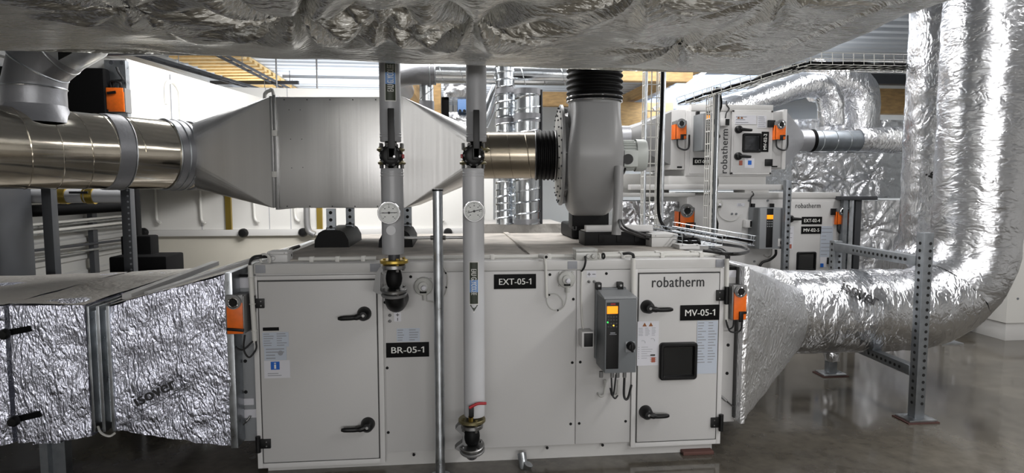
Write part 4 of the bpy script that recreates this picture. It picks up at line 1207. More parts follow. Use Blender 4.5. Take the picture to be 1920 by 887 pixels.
path = dense((C3.x, 5.3, ZC + .02), (C3.x, 5.3, 1.25), 46) + [V((C3.x + .3 - .3 * math.cos(R_(6 * i)), 5.3 + .5 * (1 - math.cos(R_(6 * i))), 1.25 - .3 * math.sin(R_(6 * i)))) for i in range(1, 16)]
m = MB().tube(path, .13, 40); m.crumple(.008, 10, 15); m.build('riser', 'foil_col', r3, smooth=55)

# ---- perforated steel frame under the right duct
def strut_holes(m, p0, p1, nrm, w, pitch=.05, r=.011):
    p0, p1 = V(p0), V(p1); a = (p1 - p0).normalized(); L = (p1 - p0).length; n = V(nrm).normalized()
    for i in range(int(L / pitch)):
        q_ = p0 + a * (pitch * (i + .5)) + n * (w / 2 + .0006)
        m.cyl(q_ - n * .001, q_ + n * .0008, r, seg=10)
    return m
fx, fy = 3.19, 3.82
fz = at(1757, 436, fy).z
fr = thing('duct_stand', 'grey perforated steel frame standing under the round foil duct on the right', 'frame', (fx, 4.3, 0))
def upright(x, y, ztop, root, w=.07):
    c = MB().box(x - w / 2, x + w / 2, y - w / 2, y + w / 2, .02, ztop, .003).build('upright', 'strut', root)
    m = strut_holes(MB(), (x + .012, y, .1), (x + .012, y, ztop), (0, -1, 0), w); strut_holes(m, (x, y, .1), (x, y, ztop), (-1, 0, 0), w)
    m.build('punched_pattern', 'hole', root, c)
    MB().box(x - .1, x + .1, y - .07, y + .07, .008, .022, .002).build('foot_plate', 'galv', root)
    MB().box(x - .115, x + .115, y - .08, y + .08, 0, .008).build('rubber_pad', material('pad', (70, 44, 40), .8) if 'pad' not in M else M['pad'], root)
upright(fx, fy, fz, fr); upright(3.24, 4.85, at(1742, 488, fy + .05).z + .05, fr)
zu = at(1742, 488, fy + .05).z; zl = at(1735, 692, fy + .05).z
for z in (zu, zl):
    b = MB().bar((fx - .01, fy + .03, z), (3.23, 4.82, z), .065, .07, bev=.003).build('cross_beam', 'strut', fr)
    strut_holes(MB(), (fx - .043, fy + .1, z), (3.197, 4.75, z), (-1, 0.05, 0), 0).build('punched_pattern', 'hole', fr, b)
m = MB().tube(dense((3.24, 4.85, .13), (3.24, 4.85, .34), 8), .055, 16); m.crumple(.012, 14, 3); m.build('foil_scrap', 'foil', fr)
# another foot further back
p = atz(1772, 642, 0)
f2 = thing('duct_stand', 'short white steel stand on the floor behind the bend of the foil duct', 'stand', (p.x, p.y, 0))
MB().box(p.x - .03, p.x + .03, p.y - .03, p.y + .03, .01, .5).build('upright', 'galv', f2); MB().box(p.x - .12, p.x + .12, p.y - .1, p.y + .1, 0, .014).build('foot_plate', 'galv', f2)

# ================================================================== THE RUN ABOVE THE UNIT: SPIRAL DUCT, SILENCER, FAN
VR = 4.3                                        # distance of the run along the view axis
def L2W(u, v, z): return CAM + RV * u + FV * v + V((0, 0, z - 1.6))
def uz(px, py, v=VR):
    p = atv(px, py, v) - CAM; return p.dot(RV), p.z + 1.6
ZA = uz(700, 287)[1]
u0, _ = uz(517, 287); u1, _ = uz(757, 287)
zt, zb_ = uz(640, 181.5)[1], uz(640, 390)[1]
hz = (zt - zb_) / 2; zc = (zt + zb_) / 2; hd = .36
VC = VR + hd                                     # duct axis distance
sil = thing('duct_silencer', 'brushed steel square box with tapered ends standing in the round duct run', 'silencer', L2W((u0 + u1) / 2, VC, zb_))
def lbox(m, ua, ub, va, vb, za, zb2, bev=0.0):
    return m.obox(L2W((ua + ub) / 2, (va + vb) / 2, (za + zb2) / 2), RV, FV, ZV, abs(ub - ua), abs(vb - va), abs(zb2 - za), bev)
lbox(MB(), u0 + .012, u1, VR, VR + 2 * hd, zb_, zt, .004).build('box', 'stainless', sil)
m = MB()
for a, b, c_, d in ((u0 - .008, u0 + .014, zb_ - .012, zt + .012), (u0 - .03, u0 - .01, zb_ + .004, zt + .004)): lbox(m, a, b, VR - .012, VR + 2 * hd + .012, c_, d, .002)
m.build('corner_flange', 'steel', sil)
m = MB()
for z in (zb_ + .012, zt - .02):
    for k in range(6): 
        u = u0 + .07 + k * (u1 - u0 - .1) / 5; m.cyl(L2W(u, VR - .004, z), L2W(u, VR + .002, z), .0045, seg=8)
for px, py in ((542, 206), (563, 206), (545, 261), (566, 261), (547, 315), (568, 314)):
    u, z = uz(px, py); m.cyl(L2W(u, VR - .002, z), L2W(u, VR + .002, z), .0035, seg=6)
m.build('screws', 'dark_steel', sil)
for py in (250, 327): 
    u, z = uz(517, py); lbox(MB(), u - .02, u + .014, VR - .02, VR, z - .02, z + .02, .002).build('flange_clip', 'conduit', sil)
def transition(ua, ub, rad_, zcirc, vcirc, name, label=None):
    """square at ua, circle at ub: flat triangles and conical corners"""
    n = 10; half = R_(24); m = MB(); bm = m.bm
    cor = [(VR, zt), (VR, zb_), (VR + 2 * hd, zb_), (VR + 2 * hd, zt)]
    sq = [bm.verts.new(L2W(ua, v, z)) for v, z in cor]
    pt = lambda t: bm.verts.new(L2W(ub, vcirc - rad_ * math.sin(t), zcirc + rad_ * math.cos(t)))
    flats, cones = [], []              # t: 0 top, 90 front, 180 bottom, 270 back
    for k in range(4):
        c0 = math.pi / 2 * k
        flats.append([pt(c0 - half + 2 * half * i / 6) for i in range(7)])
    for k in range(4):
        A, B = flats[k], flats[(k + 1) % 4]; t0, t1 = math.pi / 2 * k + half, math.pi / 2 * (k + 1) - half
        mid = [A[-1]] + [pt(t0 + (t1 - t0) * i / n) for i in range(1, n)] + [B[0]]
        for p_, q_ in zip(mid, mid[1:]): bm.faces.new((sq[k], p_, q_))      # corner cone
        fan_ = flats[k]                                                      # flat folded side between corners k-1 and k
        for i, (p_, q_) in enumerate(zip(fan_, fan_[1:])):
            if i < 3: bm.faces.new((sq[k - 1], p_, q_))
            else: bm.faces.new((sq[k], p_, q_))
        bm.faces.new((sq[k - 1], fan_[3], sq[k]))
    return m.build(name, 'stainless', sil, label=label, smooth=0)
uL, zL = uz(372, 293, VC); rL = .25
transition(u0 - .03, uL, rL, zL, VC, 'tapered_end')
uR, zR = uz(905, 291.5, VC); rR = .172
transition(u1, uR, rR, zR, VC, 'tapered_end')
m = MB(); lbox(m, u0 + .012, u1, VR - .002, VR, zt - .001, zt + .002)
# stands: perforated struts on rubber blocks
def stand(label, px0, py_top):
    p = atz(px0, 463, ZTOP + .012); t = thing('strut_stand', label, 'stand', (p.x, p.y + .3, ZTOP + .008))
    y0, y1 = p.y, p.y + .62; w = .115
    prof = [(-w, 0), (w, 0), (w * .98, .05), (w * .75, .1), (w * .5, .118), (-w * .5, .118), (-w * .75, .1), (-w * .98, .05)]
    m = MB().prism([V((p.x + a, y0, ZTOP + .008 + b)) for a, b in prof], (0, y1 - y0, 0)); m.build('rubber_block', 'rubber', t)
    for dx, yy in ((-.01, y0 + .06), (.05, y0 + .5)):
        s = MB().box(p.x + dx - .03, p.x + dx + .03, yy - .02, yy + .02, ZTOP + .11, zb_ - .002).build('strut', 'strut', t)
        strut_holes(MB(), (p.x + dx, yy, ZTOP + .12), (p.x + dx, yy, zb_), (0, -1, 0), .04, .05, .012).build('punched_pattern', 'hole', t, s)
        m = MB(); 
        m.tube([V((p.x + dx - .03, yy - .024, ZTOP + .1)), V((p.x + dx - .03, yy - .024, ZTOP + .14)), V((p.x + dx + .03, yy - .024, ZTOP + .14)), V((p.x + dx + .03, yy - .024, ZTOP + .085))], .004, 6)
        m.build('strut_bracket', 'steel', t)
stand('perforated strut stand on a black rubber block under the left half of the silencer box', 622, 390)
stand('perforated strut stand on a black rubber block hidden behind the left pipe', 742, 390)

# left round duct, running a little towards the viewer
p_r = L2W(uL, VC, zL); pl_ = L2W(*(lambda q_: (q_[0], 3.9, q_[1]))(uz(113, 281, 3.9)))
d_ = (pl_ - p_r).normalized(); p_l = p_r + d_ * 2.6
sd = thing('spiral_duct', 'shiny round spiral duct running left from the silencer box', 'duct', (p_r + p_l) / 2 - V((0, 0, rL)))
m = MB().cyl(p_r, p_l, rL - .004, seg=72).build('duct_tube', 'duct_warm', sd)
MB().helix(p_r + d_ * .5, p_l, rL - .004, .16, .0035, seg=40).build('spiral_seam', 'duct_warm', sd, label='raised spiral seam')
def band(a, b, r, mat, name, lab=None):
    MB().lathe([(r - .01, 0), (r, .002), (r + .001, (b - a) * .5), (r, b - a - .002), (r - .01, b - a)], p_r + d_ * a, d_, 64).build(name, mat, sd, label=lab)
band(-.01, .085, rL + .004, 'tape', 'tape_band'); band(.12, .255, rL + .003, 'tape', 'tape_band')
for a in (.0, .15, .20, .262): MB().torus(p_r + d_ * a, d_, rL + .004, .005, 56, 6).build('collar_bead', 'galv', sd)
for px in (242,):
    a = ((L2W(uz(px, 281, 4.0)[0], 4.0, 0) - p_r).dot(d_))
    band(a - .05, a + .05, rL + .003, 'tape', 'tape_band'); MB().torus(p_r + d_ * (a - .055), d_, rL + .002, .005, 56, 6).build('collar_bead', 'galv', sd)
# branch going up and right from the duct top at the far left
bt = L2W(*(lambda q_: (q_[0], 3.78, q_[1]))(uz(66, 205, 3.78)))
br = thing('duct_branch', 'grey taped duct elbow rising from the shiny spiral duct at the far left', 'duct', bt + V((0, 0, -.08)))
k = [atv(66, 210, 3.8), atv(64, 165, 3.8), atv(72, 125, 3.8), atv(108, 92, 3.8), atv(150, 70, 3.8), atv(240, -60, 3.8)]
rb = .165
P1 = spline(k[:4], 8); m = MB()
P1 = [k[0] + V((0, 0, -.1))] + [k[0], k[0].lerp(k[1], .5), k[1], k[2], k[3]]
m.tube(P1, rb, 48); m.build('elbow', 'tape', br, smooth=30)
MB().tube([k[3], k[4], k[5]], rb - .004, 48).build('sloping_piece', 'galv', br)
for a, b in ((k[1], k[1] - k[0]), (k[2], k[3] - k[1]), (k[3], k[4] - k[3])): MB().torus(a, b, rb, .006, 48, 6).build('seam_ring', 'galv', br)
MB().lathe([(rb + .05, -.05), (rb + .02, .0), (rb + .006, .04), (rb, .06)], k[0] + V((0, 0, -.02)), (0, 0, 1), 48).build('saddle', 'tape', br)
lp = atv(122, 98, 3.62); MB().obox(lp, (k[4] - k[3]), (0, 0, 1), (0, -1, 0), .09, .05, .004).build('black_plate', 'black', br)

# right round duct with flexible coupling
p_a, p_b = L2W(uR, VC, zR), L2W(uz(1002, 292, VC)[0], VC, zR)
rd_ = thing('spiral_duct', 'short brownish spiral duct between the silencer box and the fan', 'duct', (p_a + p_b) / 2 - V((0, 0, rR)))
MB().cyl(p_a - RV * .02, p_b, rR + .002, seg=56).build('duct_tube', 'duct_brown', rd_)
MB().helix(p_a, p_b, rR + .002, .135, .003, seg=36).build('spiral_seam', 'duct_brown', rd_)
_, zf = uz(1105, 293, VC)
p_c = L2W(uz(1046, 292, VC)[0], VC, zR)
fc = thing('flexible_coupling', 'black ribbed rubber coupling on the fan inlet', 'coupling', (p_b + p_c) / 2 - V((0, 0, rR)))
n = 6; prof = []; Lc = (p_c - p_b).length
for i in range(n * 8 + 1):
    t = i / (n * 8); prof.append((rR + .006 + .011 * (0.5 - .5 * math.cos(t * n * 2 * math.pi)), t * Lc))
MB().lathe(prof, p_b, RV, 48).build('ribbed_sleeve', 'rubber', fc, smooth=60)
for h in (0.004, Lc * .86): MB().torus(p_b + RV * h, RV, rR + .012, .004, 48, 6).build('clamp_band', 'steel', fc)

# ---- the fan
uF0, uF1 = uz(1064, 293, VR)[0], uz(1167, 293, VR)[0]
uc = (uF0 + uF1) / 2; hw = (uF1 - uF0) / 2; vF, zF = VC, zR
zo = uz(1118, 192, VC - .35)[1] - zF
fan = thing('radial_fan', 'grey plastic radial fan with a black ribbed outlet standing on the unit', 'fan', L2W(uc, vF, ZTOP))
prof = []
for i in range(53):
    t = i / 52
    ang = R_(70 - 250 * t)             # 70 deg (top back) -> 0 back -> -90 bottom -> -180 front
    r = .30 + .195 * t ** .55
    prof.append((r * math.cos(ang), r * math.sin(ang)))
prof += [(-.485, .1), (-.465, .2), (-.425, .3), (-.395, zo), (-.03, zo), (.02, .32), (.06, .29)]
def ring(s):
    e = max(0, abs(s) - .55) / .45; inset = .10 * (1 - math.sqrt(max(0, 1 - e * e)))
    out = []
    for v, z in prof:
        rr = math.hypot(v, z); k_ = (rr - inset) / rr
        zz = z * k_ if z < .33 else z
        w = hw
        if z > .05: w = hw * (1 - .08 * min(1, (z - .05) / .25))
        if z < -.2: w = hw * (1 - .10 * min(1, (-z - .2) / .25))
        if z > .05 and s < 0: w *= 1 - .08 * min(1, (z - .05) / .25)
        out.append(L2W(uc + s * w, vF + v * k_, zF + zz))
    return out
m = MB(); rings = []
SS = [-1, -.985, -.95, -.9, -.82, -.72, -.6, -.3, 0, .3, .6, .72, .82, .9, .95, .985, 1]
for s in SS: rings.append([m.bm.verts.new(p) for p in ring(s)])
for A, B in zip(rings, rings[1:]):
    for i in range(len(A)): j = (i + 1) % len(A); m.bm.faces.new((A[i], A[j], B[j], B[i]))
m.bm.faces.new(rings[0][::-1]); m.bm.faces.new(rings[-1])
m.build('scroll_housing', 'fan', fan, smooth=50)
# outlet neck
nv = vF - .21; rn = .185; nc = L2W(uc + .012, nv, 0)
MB().lathe([(rn * 1.03, -.16), (rn * 1.01, -.05), (rn, .0), (rn, .03), (rn * .9, .03)], V((nc.x, nc.y, zF + zo)), (0, 0, 1), 56).build('outlet_neck', 'fan', fan)
# inlet plate with gussets
cp = L2W(uz(1050, 293, VC)[0], vF, zF)
pl_o = MB().lathe([(0, -.012), (.36, -.012), (.375, -.006), (.375, .012), (0, .012)], cp, RV, 64).build('inlet_plate', 'fan', fan)
MB().lathe([(.17, -.03), (.30, -.026), (.33, -.014), (.33, -.01)], cp, RV, 56).build('inlet_ring', 'fan_plate', fan, label='paler inlet ring')
m = MB()
for i in range(24):
    a = 2 * math.pi * i / 24; c_ = cp + (FV * math.cos(a) + ZV * math.sin(a)) * .35; m.cyl(c_ - RV * .02, c_ - RV * .008, .008, seg=6)
    c_ = cp + (FV * math.cos(a + .1) + ZV * math.sin(a + .1)) * .3; m.cyl(c_ - RV * .034, c_ - RV * .02, .006, seg=6)
m.build('bolt_pattern', 'dark_steel', fan, pl_o)
for a in (80, 135, 180, 225, 265, 310, 20):
    d = FV * math.cos(R_(a)) + ZV * math.sin(R_(a)); o = cp + RV * .01; t_ = RV.cross(d)
    MB().prism([o + d * .37 - t_ * .006, o + d * .26 - t_ * .006, o + d * .24 + RV * .14 - t_ * .006, o + d * .33 + RV * .12 - t_ * .006], t_ * .012).build('gusset', 'fan', fan)
MB().cyl(cp, cp + RV * .14, .30, .34, seg=48).build('inlet_cone', 'fan', fan)
# outlet coupling
z0, z1 = zF + zo + .02, uz(1118, 96, VC - .2)[1]
oc = thing('flexible_coupling', 'black ribbed rubber coupling on the fan outlet under the overhead foil duct', 'coupling', (nc.x, nc.y, z0))
n = 6; prof = []; Lc = z1 - z0; zr = uz(1118, 128, VC - .2)[1] - z0
for i in range(n * 8 + 1):
    t = i / (n * 8); prof.append((rn + .002 + .014 * (0.5 - .5 * math.cos(t * n * 2 * math.pi)), t * zr))
MB().lathe(prof, (nc.x, nc.y, z0), (0, 0, 1), 56).build('ribbed_sleeve', 'rubber', oc, smooth=60)
for h in (.002, zr * .93, zr * .12): MB().torus((nc.x, nc.y, z0 + h), (0, 0, 1), rn + .013, .004, 56, 6).build('clamp_band', 'chrome', oc)
MB().cyl((nc.x, nc.y, z0 + zr - .01), (nc.x, nc.y, ZC), rn - .004, seg=56).build('riser_tube', 'galv', oc)
# motor
um = uF1
mc = lambda u, v=vF, z=zF: L2W(u, v, z)
rm = .105; ue = uz(1212, 298, VC)[0]
MB().cyl(mc(um - .02), mc(um + .05), .16, .15, seg=40).build('motor_mount', 'fan', fan)
mo = MB().cyl(mc(um + .03), mc(ue - .06), rm, seg=40)
for i in range(28):
    a = 2 * math.pi * i / 28; d = FV * math.cos(a) + ZV * math.sin(a); o = mc(um + .05) + d * (rm - .002); t_ = RV.cross(d) * .002
    mo.prism([o - t_, o + d * .014 - t_, o + d * .014 + RV * (ue - .1 - um - .05) - t_, o + RV * (ue - .1 - um - .05) - t_], t_ * 2)
mo = mo.build('motor', 'motor', fan)
MB().lathe([(rm + .016, 0), (rm + .016, .06), (rm + .006, .08), (rm * .6, .088), (0, .088)], mc(ue - .088), RV, 40).build('fan_cowl', 'motor', fan, mo)
tb = MB(); tb.obox(mc((um + ue) / 2 - .02, vF - rm - .01, zF - .03), RV, FV, ZV, .1, .07, .12, .006); tb.build('terminal_box', 'motor', fan, mo)
q_ = mc((um + ue) / 2 - .045, vF - rm - .055, zF - .035); MB().cyl(q_, q_ + FV * .012, .038, seg=24).build('round_cover', 'black', fan, mo, label='black round cover')
cable(fan, [mc(um + .07, vF - .1, zF - .1), mc(um + .05, vF - .12, zF - .14), mc(um + .01, vF - .14, zF - .17), mc(um - .02, vF - .14, zF - .22)], .008)
# pedestal and rubber feet
p = atz(1158, 440, ZTOP + .1)
pv = (p - CAM).dot(FV); pu = uz(1156, 400, pv)[0]
MB().tube([L2W(pu, pv, ZTOP + .1), L2W(pu + .01, pv, ZTOP + .35), L2W(pu + .02, pv + .05, zF - .1)], .032, 18).build('stand_tube', 'fan', fan)
pb0, pb1 = atz(1096, 461, ZTOP + .008), atz(1222, 461, ZTOP + .008)
m = MB().box(pb0.x, pb1.x, pb0.y, pb0.y + .2, ZTOP + .008, ZTOP + .105, .006)
for k_ in range(3):
    x = pb0.x + .1 + k_ * .13; m.box(x, x + .04, pb0.y - .006, pb0.y + .02, ZTOP + .03, ZTOP + .09, .003)
m.build('rubber_base', 'rubber', fan, label='long black rubber base')
m = MB().box(pb0.x + .015, pb1.x + .03, pb0.y + .02, pb0.y + .08, ZTOP + .105, ZTOP + .15, .003)
m.box(pb0.x + .015, pb1.x + .03, pb0.y + .02, pb0.y + .2, ZTOP + .105, ZTOP + .11)
m.build('base_rail', 'frame_white', fan)
for px in (1103, 1190):
    c_ = atz(px, 434, ZTOP + .14); MB().tube([V((c_.x - .012, pb0.y + .014, ZTOP + .145)), V((c_.x - .01, pb0.y + .012, ZTOP + .12)), V((c_.x + .01, pb0.y + .012, ZTOP + .12)), V((c_.x + .012, pb0.y + .014, ZTOP + .145))], .005, 6).build('rail_clip', 'gasket', fan)
b0 = atz(1072, 449, ZTOP + .008)
m = MB().box(b0.x, b0.x + .12, b0.y, b0.y + .5, ZTOP + .008, ZTOP + .13, .03, 3); m.build('rubber_foot', 'rubber', fan)
MB().box(b0.x + .03, b0.x + .05, b0.y + .0, b0.y + .03, ZTOP + .125, ZTOP + .16).build('yellow_tag', 'brass', fan)
lbox(MB(), uc - .12, uc + .16, vF + .0, vF + .3, ZTOP + .1, zF - .42, .01).build('base_block', 'rubber', fan)
cable(fan, [L2W(pu + .015, pv - .03, ZTOP + .2), atz(1165, 428, ZTOP + .16), atz(1185, 437, ZTOP + .12), atz(1215, 448, ZTOP + .06), atz(1240, 452, ZTOP + .03)], .008)
cable(fan, [L2W(pu + .03, pv - .03, ZTOP + .2), atz(1172, 426, ZTOP + .17), atz(1195, 436, ZTOP + .13), atz(1230, 446, ZTOP + .06), atz(1270, 452, ZTOP + .03)], .008)
def hang(t, x, y, z):
    MB().cyl((x, y, z), (x, y, ZC + .03), .006, seg=6).build('hanger_rod', 'steel', t)
# ================================================================== CABLE TRAYS AND HANGING CABLES
def wire_tray(label, p0, p1, side, up, w, h, pitch=.1, r=.0028, mat='galv', rails=4, group=None, cables=0):
    """wire basket along p0-p1, w wide along side, walls h high along up"""
    p0, p1 = V(p0), V(p1); a = (p1 - p0).normalized(); s = V(side); s = (s - a * s.dot(a)).normalized(); n = V(up); n = (n - a * n.dot(a)); n = (n - s * n.dot(s)).normalized()
    L = (p1 - p0).length; t = thing('wire_cable_tray', label, 'cable tray', (p0 + p1) / 2, group)
    m = MB()
    for k in range(rails):
        o = s * (w * (k / (rails - 1) - .5)); m.tube([p0 + o, p1 + o], r, 6)
    for sg in (-.5, .5):
        for f in (1.0,) if h < .06 else (.5, 1.0): o = s * (w * sg) + n * h * f; m.tube([p0 + o, p1 + o], r, 6)
    for i in range(int(L / pitch) + 1):
        c = p0 + a * min(L, i * pitch)
        m.tube([c - s * w / 2 + n * h, c - s * w / 2, c + s * w / 2, c + s * w / 2 + n * h], r, 6)
    m.build('wire_basket', mat, t)
    rd = random.Random(len(label))
    for k in range(cables):
        pts = []
        o = rd.uniform(-.38, .38) * w
        for i in range(9):
            f = i / 8; pts.append(p0.lerp(p1, f) + s * (o + rd.uniform(-.04, .04)) + n * rd.uniform(.008, .03))
        MB().tube(spline(pts, 4), .010, 7).build('cable', 'black_matt', t)
    return t
# upright tray left of the back units
D1 = 5.6
def up_tray(label, x0, x1, xb0, xb1, y0, y1, Y, cables=0):
    a, b = at((x0 + x1) / 2, y0, Y), at((xb0 + xb1) / 2, y1, Y); w = at(x1, y0, Y).x - at(x0, y0, Y).x
    return wire_tray(label, b, V((b.x, Y, a.z)), (1, 0, 0), (0, 1, 0), w, .1, .12, .0055, 'conduit', rails=4, cables=cables)
t = up_tray('tall upright wire cable tray hanging beside the fan motor', 1207, 1237, 1207, 1237, 100, 428, 5.55)
hang(t, t.location.x, 5.56, at(1207, 110, 5.5).z)
for dx in (0, .17):
    a = at(1207, 428, 5.5); MB().box(a.x + dx - .009, a.x + dx + .009, 5.48, 5.5, a.z, at(1207, 100, 5.5).z, .002).build('side_rail', 'galv', t)
t = up_tray('upright wire cable tray in front of the upper back unit, with white cables', 1326, 1342, 1326, 1342, 163, 455, 5.75, 2)
for k, (px, mt) in enumerate(((1331, 'conduit'), (1336, 'vfd'), (1340, 'galv'))):
    a, b = at(px, 455, 5.7), at(px + 3, 163, 5.7); MB().tube([a, V((a.x, a.y, b.z))], .011, 8).build('cable', mt, t)
cc_ = thing('hanging_cable', 'thick black cable hanging down beside the upright wire tray', 'cable', at(1236, 430, 5.3))
MB().tube(spline([at(1243, 100, 5.3), at(1241, 200, 5.3), at(1236, 300, 5.3), at(1234, 380, 5.3), at(1239, 415, 5.25), at(1256, 434, 5.1), at(1275, 441, 5.0)], 6), .0135, 10).build('sheath', 'black_matt', cc_)
# sloping tray towards the overhead duct, then level black cables
t0, t1 = at(1286, 196, 6.0), at(1500, 131, 5.0)
wire_tray('wire cable tray rising behind the edge of the overhead foil duct', t0, t1, (0.4, 1, 0), (0, 0, 1), .26, .07, .1, .0035, 'conduit', cables=5)
t0, t1 = at(1495, 127, 5.2), at(1760, 131, 5.6)
wire_tray('level wire cable tray full of black cables left of the foil risers', t0, t1, (0, 1, 0), (0, 0, 1), .3, .1, .12, .0035, 'conduit', cables=14)
# tray lying on the unit
t0, t1 = atz(1215, 438, ZTOP + .03), atz(1345, 474, ZTOP + .03)
wt = wire_tray('wire cable tray lying on the unit top beside the fan base, with loose black cables', (t0.x, 5.3, ZTOP + .03), (t1.x + .1, 3.95, ZTOP + .03), (1, .2, 0), (0, 0, 1), .28, .06, .09, .003, 'galv', cables=4)
a, b = at(1262, 432, 5.0), at(1412, 460, 4.3)
wire_tray('narrow wire tray running above the unit top towards the lower back drive', a, b, (0.3, 1, 0), (0, 0, 1), .03, .07, .11, .003, 'galv', rails=2, cables=1)
lc = thing('loose_cable', 'loop of loose black cable lying on the right end of the unit top', 'cable', atz(1370, 470, ZTOP))
for k in range(3):
    dz = .02 * k
    MB().tube(spline([atz(1330 - 6 * k, 470, ZTOP + .03 + dz), atz(1352, 476 - k, ZTOP + .02 + dz), atz(1385, 477 - k, ZTOP + .02 + dz), at(1404, 471 - k, 3.9), at(1390, 464 - k, 4.1), at(1350, 458 - k, 4.3), at(1310, 450, 4.5)], 6), .008, 8).build('strand', 'cable', lc)

# ================================================================== UNITS AT THE RIGHT BACK
YR = 6.3
R = lambda px, py: at(px, py, YR)
def rrect(px0, py0, px1, py1, Y=None):
    Y = YR if Y is None else Y
    a, b, c, d = at(px0, py0, Y), at(px1, py0, Y), at(px0, py1, Y), at(px1, py1, Y)
    return (a.x + c.x) / 2, (b.x + d.x) / 2, (c.z + d.z) / 2, (a.z + b.z) / 2
def rbox(m, px0, py0, px1, py1, y0, y1, bev=0.0):
    a = rrect(px0, py0, px1, py1, y0); return m.box(a[0], a[1], y0, y1, a[2], a[3], bev)
def rsign(text, root, par, px0, py0, px1, py1, rot=False, tw=.78, th=.45, Y=None):
    Y = (YR - .014) if Y is None else Y
    a = rrect(px0, py0, px1, py1, Y); s = MB().box(a[0], a[1], Y - .004, Y, a[2], a[3]).build('name_plate', 'sign_black', root, par)
    c = ((a[0] + a[1]) / 2, Y - .0048, (a[2] + a[3]) / 2); w, h = a[1] - a[0], a[3] - a[2]
    if rot: lettering(text, c, (0, 0, 1), (-1, 0, 0), h * tw, w * th, 'sign_white', root, par or s, bold=.04)
    else: lettering(text, c, (1, 0, 0), (0, 0, 1), w * tw, h * th, 'sign_white', root, par or s, bold=.04)
def rlever(root, par, px, py, tx, ty, r=.04):
    c = at(px, py, YR - .014); t = at(tx, ty, YR - .06)
    m = MB().lathe([(0, -.05), (r * .7, -.045), (r, -.03), (r, 0)], c, (0, 1, 0), 20); b = c + V((0, -.045, 0))
    m.tube([b, b.lerp(t, .4), t], [.02, .017, .013], 8); m.build('handle', 'black', root, par)
def rframe(root, px0, py0, px1, py1):
    a = rrect(px0, py0, px1, py1); d = MB().box(a[0] + .02, a[1] - .02, YR - .014, YR + .01, a[2] + .02, a[3] - .02, .003).build('door', 'panel', root)
    m = MB(); w = .022
    for b in ((a[0], a[0] + w, a[2], a[3]), (a[1] - w, a[1], a[2], a[3]), (a[0], a[1], a[2], a[2] + w), (a[0], a[1], a[3] - w, a[3])): m.box(b[0], b[1], YR - .01, YR + .01, b[2], b[3], .002)
    m.build('door_frame', 'frame_white', root, d); return d
def rwindow(root, par, px0, py0, px1, py1):
    Y = YR - .014; a = rrect(px0, py0, px1, py1, Y)
    rounded_ring(MB(), a[0], a[1], a[2], a[3], Y - .022, Y, .026, .02).build('inspection_window', 'black', root, par)
    MB().box(a[0] + .02, a[1] - .02, Y - .006, Y, a[2] + .02, a[3] - .02).build('window_pane', 'glass', root, par)
def rhinge(root, par, px, py, s=10):
    a = rrect(px - s * .6, py - s * .6, px + s * .6, py + s * .6, YR - .02); MB().box(a[0], a[1], YR - .035, YR, a[2], a[3], .003).build('hinge', 'black', root, par)
# lower unit
g = rrect(1338, 362, 1572, 500)
zl_top = R(1450, 361).z
lo = thing('air_handling_unit', 'grey air handling unit at the right back with EXT-02-4 and MV-02-5 signs', 'air handling unit', ((g[0] + g[1]) / 2, 7.2, 0))
MB().box(g[0], g[1], YR + .012, 8.0, .08, zl_top - .06, .004).build('casing', 'panel', lo)
MB().box(g[0] - .003, g[1] + .003, YR - .004, 8.0, zl_top - .06, zl_top, .004).build('top_frame', 'cap', lo)
MB().box(g[0] + .03, g[1] - .03, YR + .03, 7.9, 0, .08).build('base_frame', 'cap', lo)
a = rrect(1341, 374, 1474, 520); MB().box(a[0], a[1], YR, YR + .02, .1, a[3], .003).build('wall_panel', 'panel', lo)
dl = rframe(lo, 1475, 374, 1571, 640)
rsign('EXT-02-4', lo, dl, 1503, 406.5, 1541, 420.5); rsign('MV-02-5', lo, dl, 1502, 424.5, 1539.5, 438.5)
lettering('robatherm', (lambda q_: (q_.x, YR - .0165, q_.z))(at(1515, 385.5, YR - .016)), (1, 0, 0), (0, 0, 1), 49 / FPX * 6.7, 9 / FPX * 6.7, 'logo', lo, dl, 'logo_lettering', bold=.03, spacing=1.08)
rlever(lo, dl, 1480, 410, 1503, 411, .04)
rwindow(lo, dl, 1493, 472, 1529, 508)
rhinge(lo, dl, 1564, 397); rhinge(lo, dl, 1557, 489)
def rstick(root, par, px0, py0, px1, py1, mat, lines=0, seed=1, Y=None):
    Y = (YR - .015) if Y is None else Y
    a = rrect(px0, py0, px1, py1, Y); s = MB().box(a[0], a[1], Y - .002, Y, a[2], a[3]).build('sticker', mat, root, par)
    if lines:
        rd = random.Random(seed); m = MB()
        for i in range(lines):
            z = a[3] - (a[3] - a[2]) * (i + .6) / (lines + .3); m.box(a[0] + .01, a[0] + .01 + (a[1] - a[0] - .02) * rd.uniform(.4, 1), Y - .0035, Y - .002, z - .003, z + .003)
        m.build('print', 'print', root, par or s)
rstick(lo, dl, 1477, 424, 1487.5, 468, 'sticker', 5, 1); rstick(lo, dl, 1538, 424, 1561, 482, 'sticker_blue', 8, 2)
rstick(lo, dl, 1537, 482, 1550, 501, 'sticker', 0); a = rrect(1538, 494, 1544, 501, YR - .018); MB().box(a[0], a[1], YR - .02, YR - .018, a[2], a[3]).build('info_sign', 'info_blue', lo, dl)
a = rrect(1479, 458, 1484, 466, YR - .018); MB().box(a[0], a[1], YR - .02, YR - .018, a[2], a[3]).build('maintenance_mark', 'red_mark', lo, dl)
rstick(lo, None, 1382, 381, 1396, 387, 'sticker', 2, 3, YR - .001)
for px, py in ((1404, 376), (1439, 376), (1372, 401), (1380, 401), (1414, 490), (1434, 490)):
    p = at(px, py, YR); MB().cyl(p + V((0, -.012, 0)), p, .012, seg=8).build('bolt', 'vfd', lo)
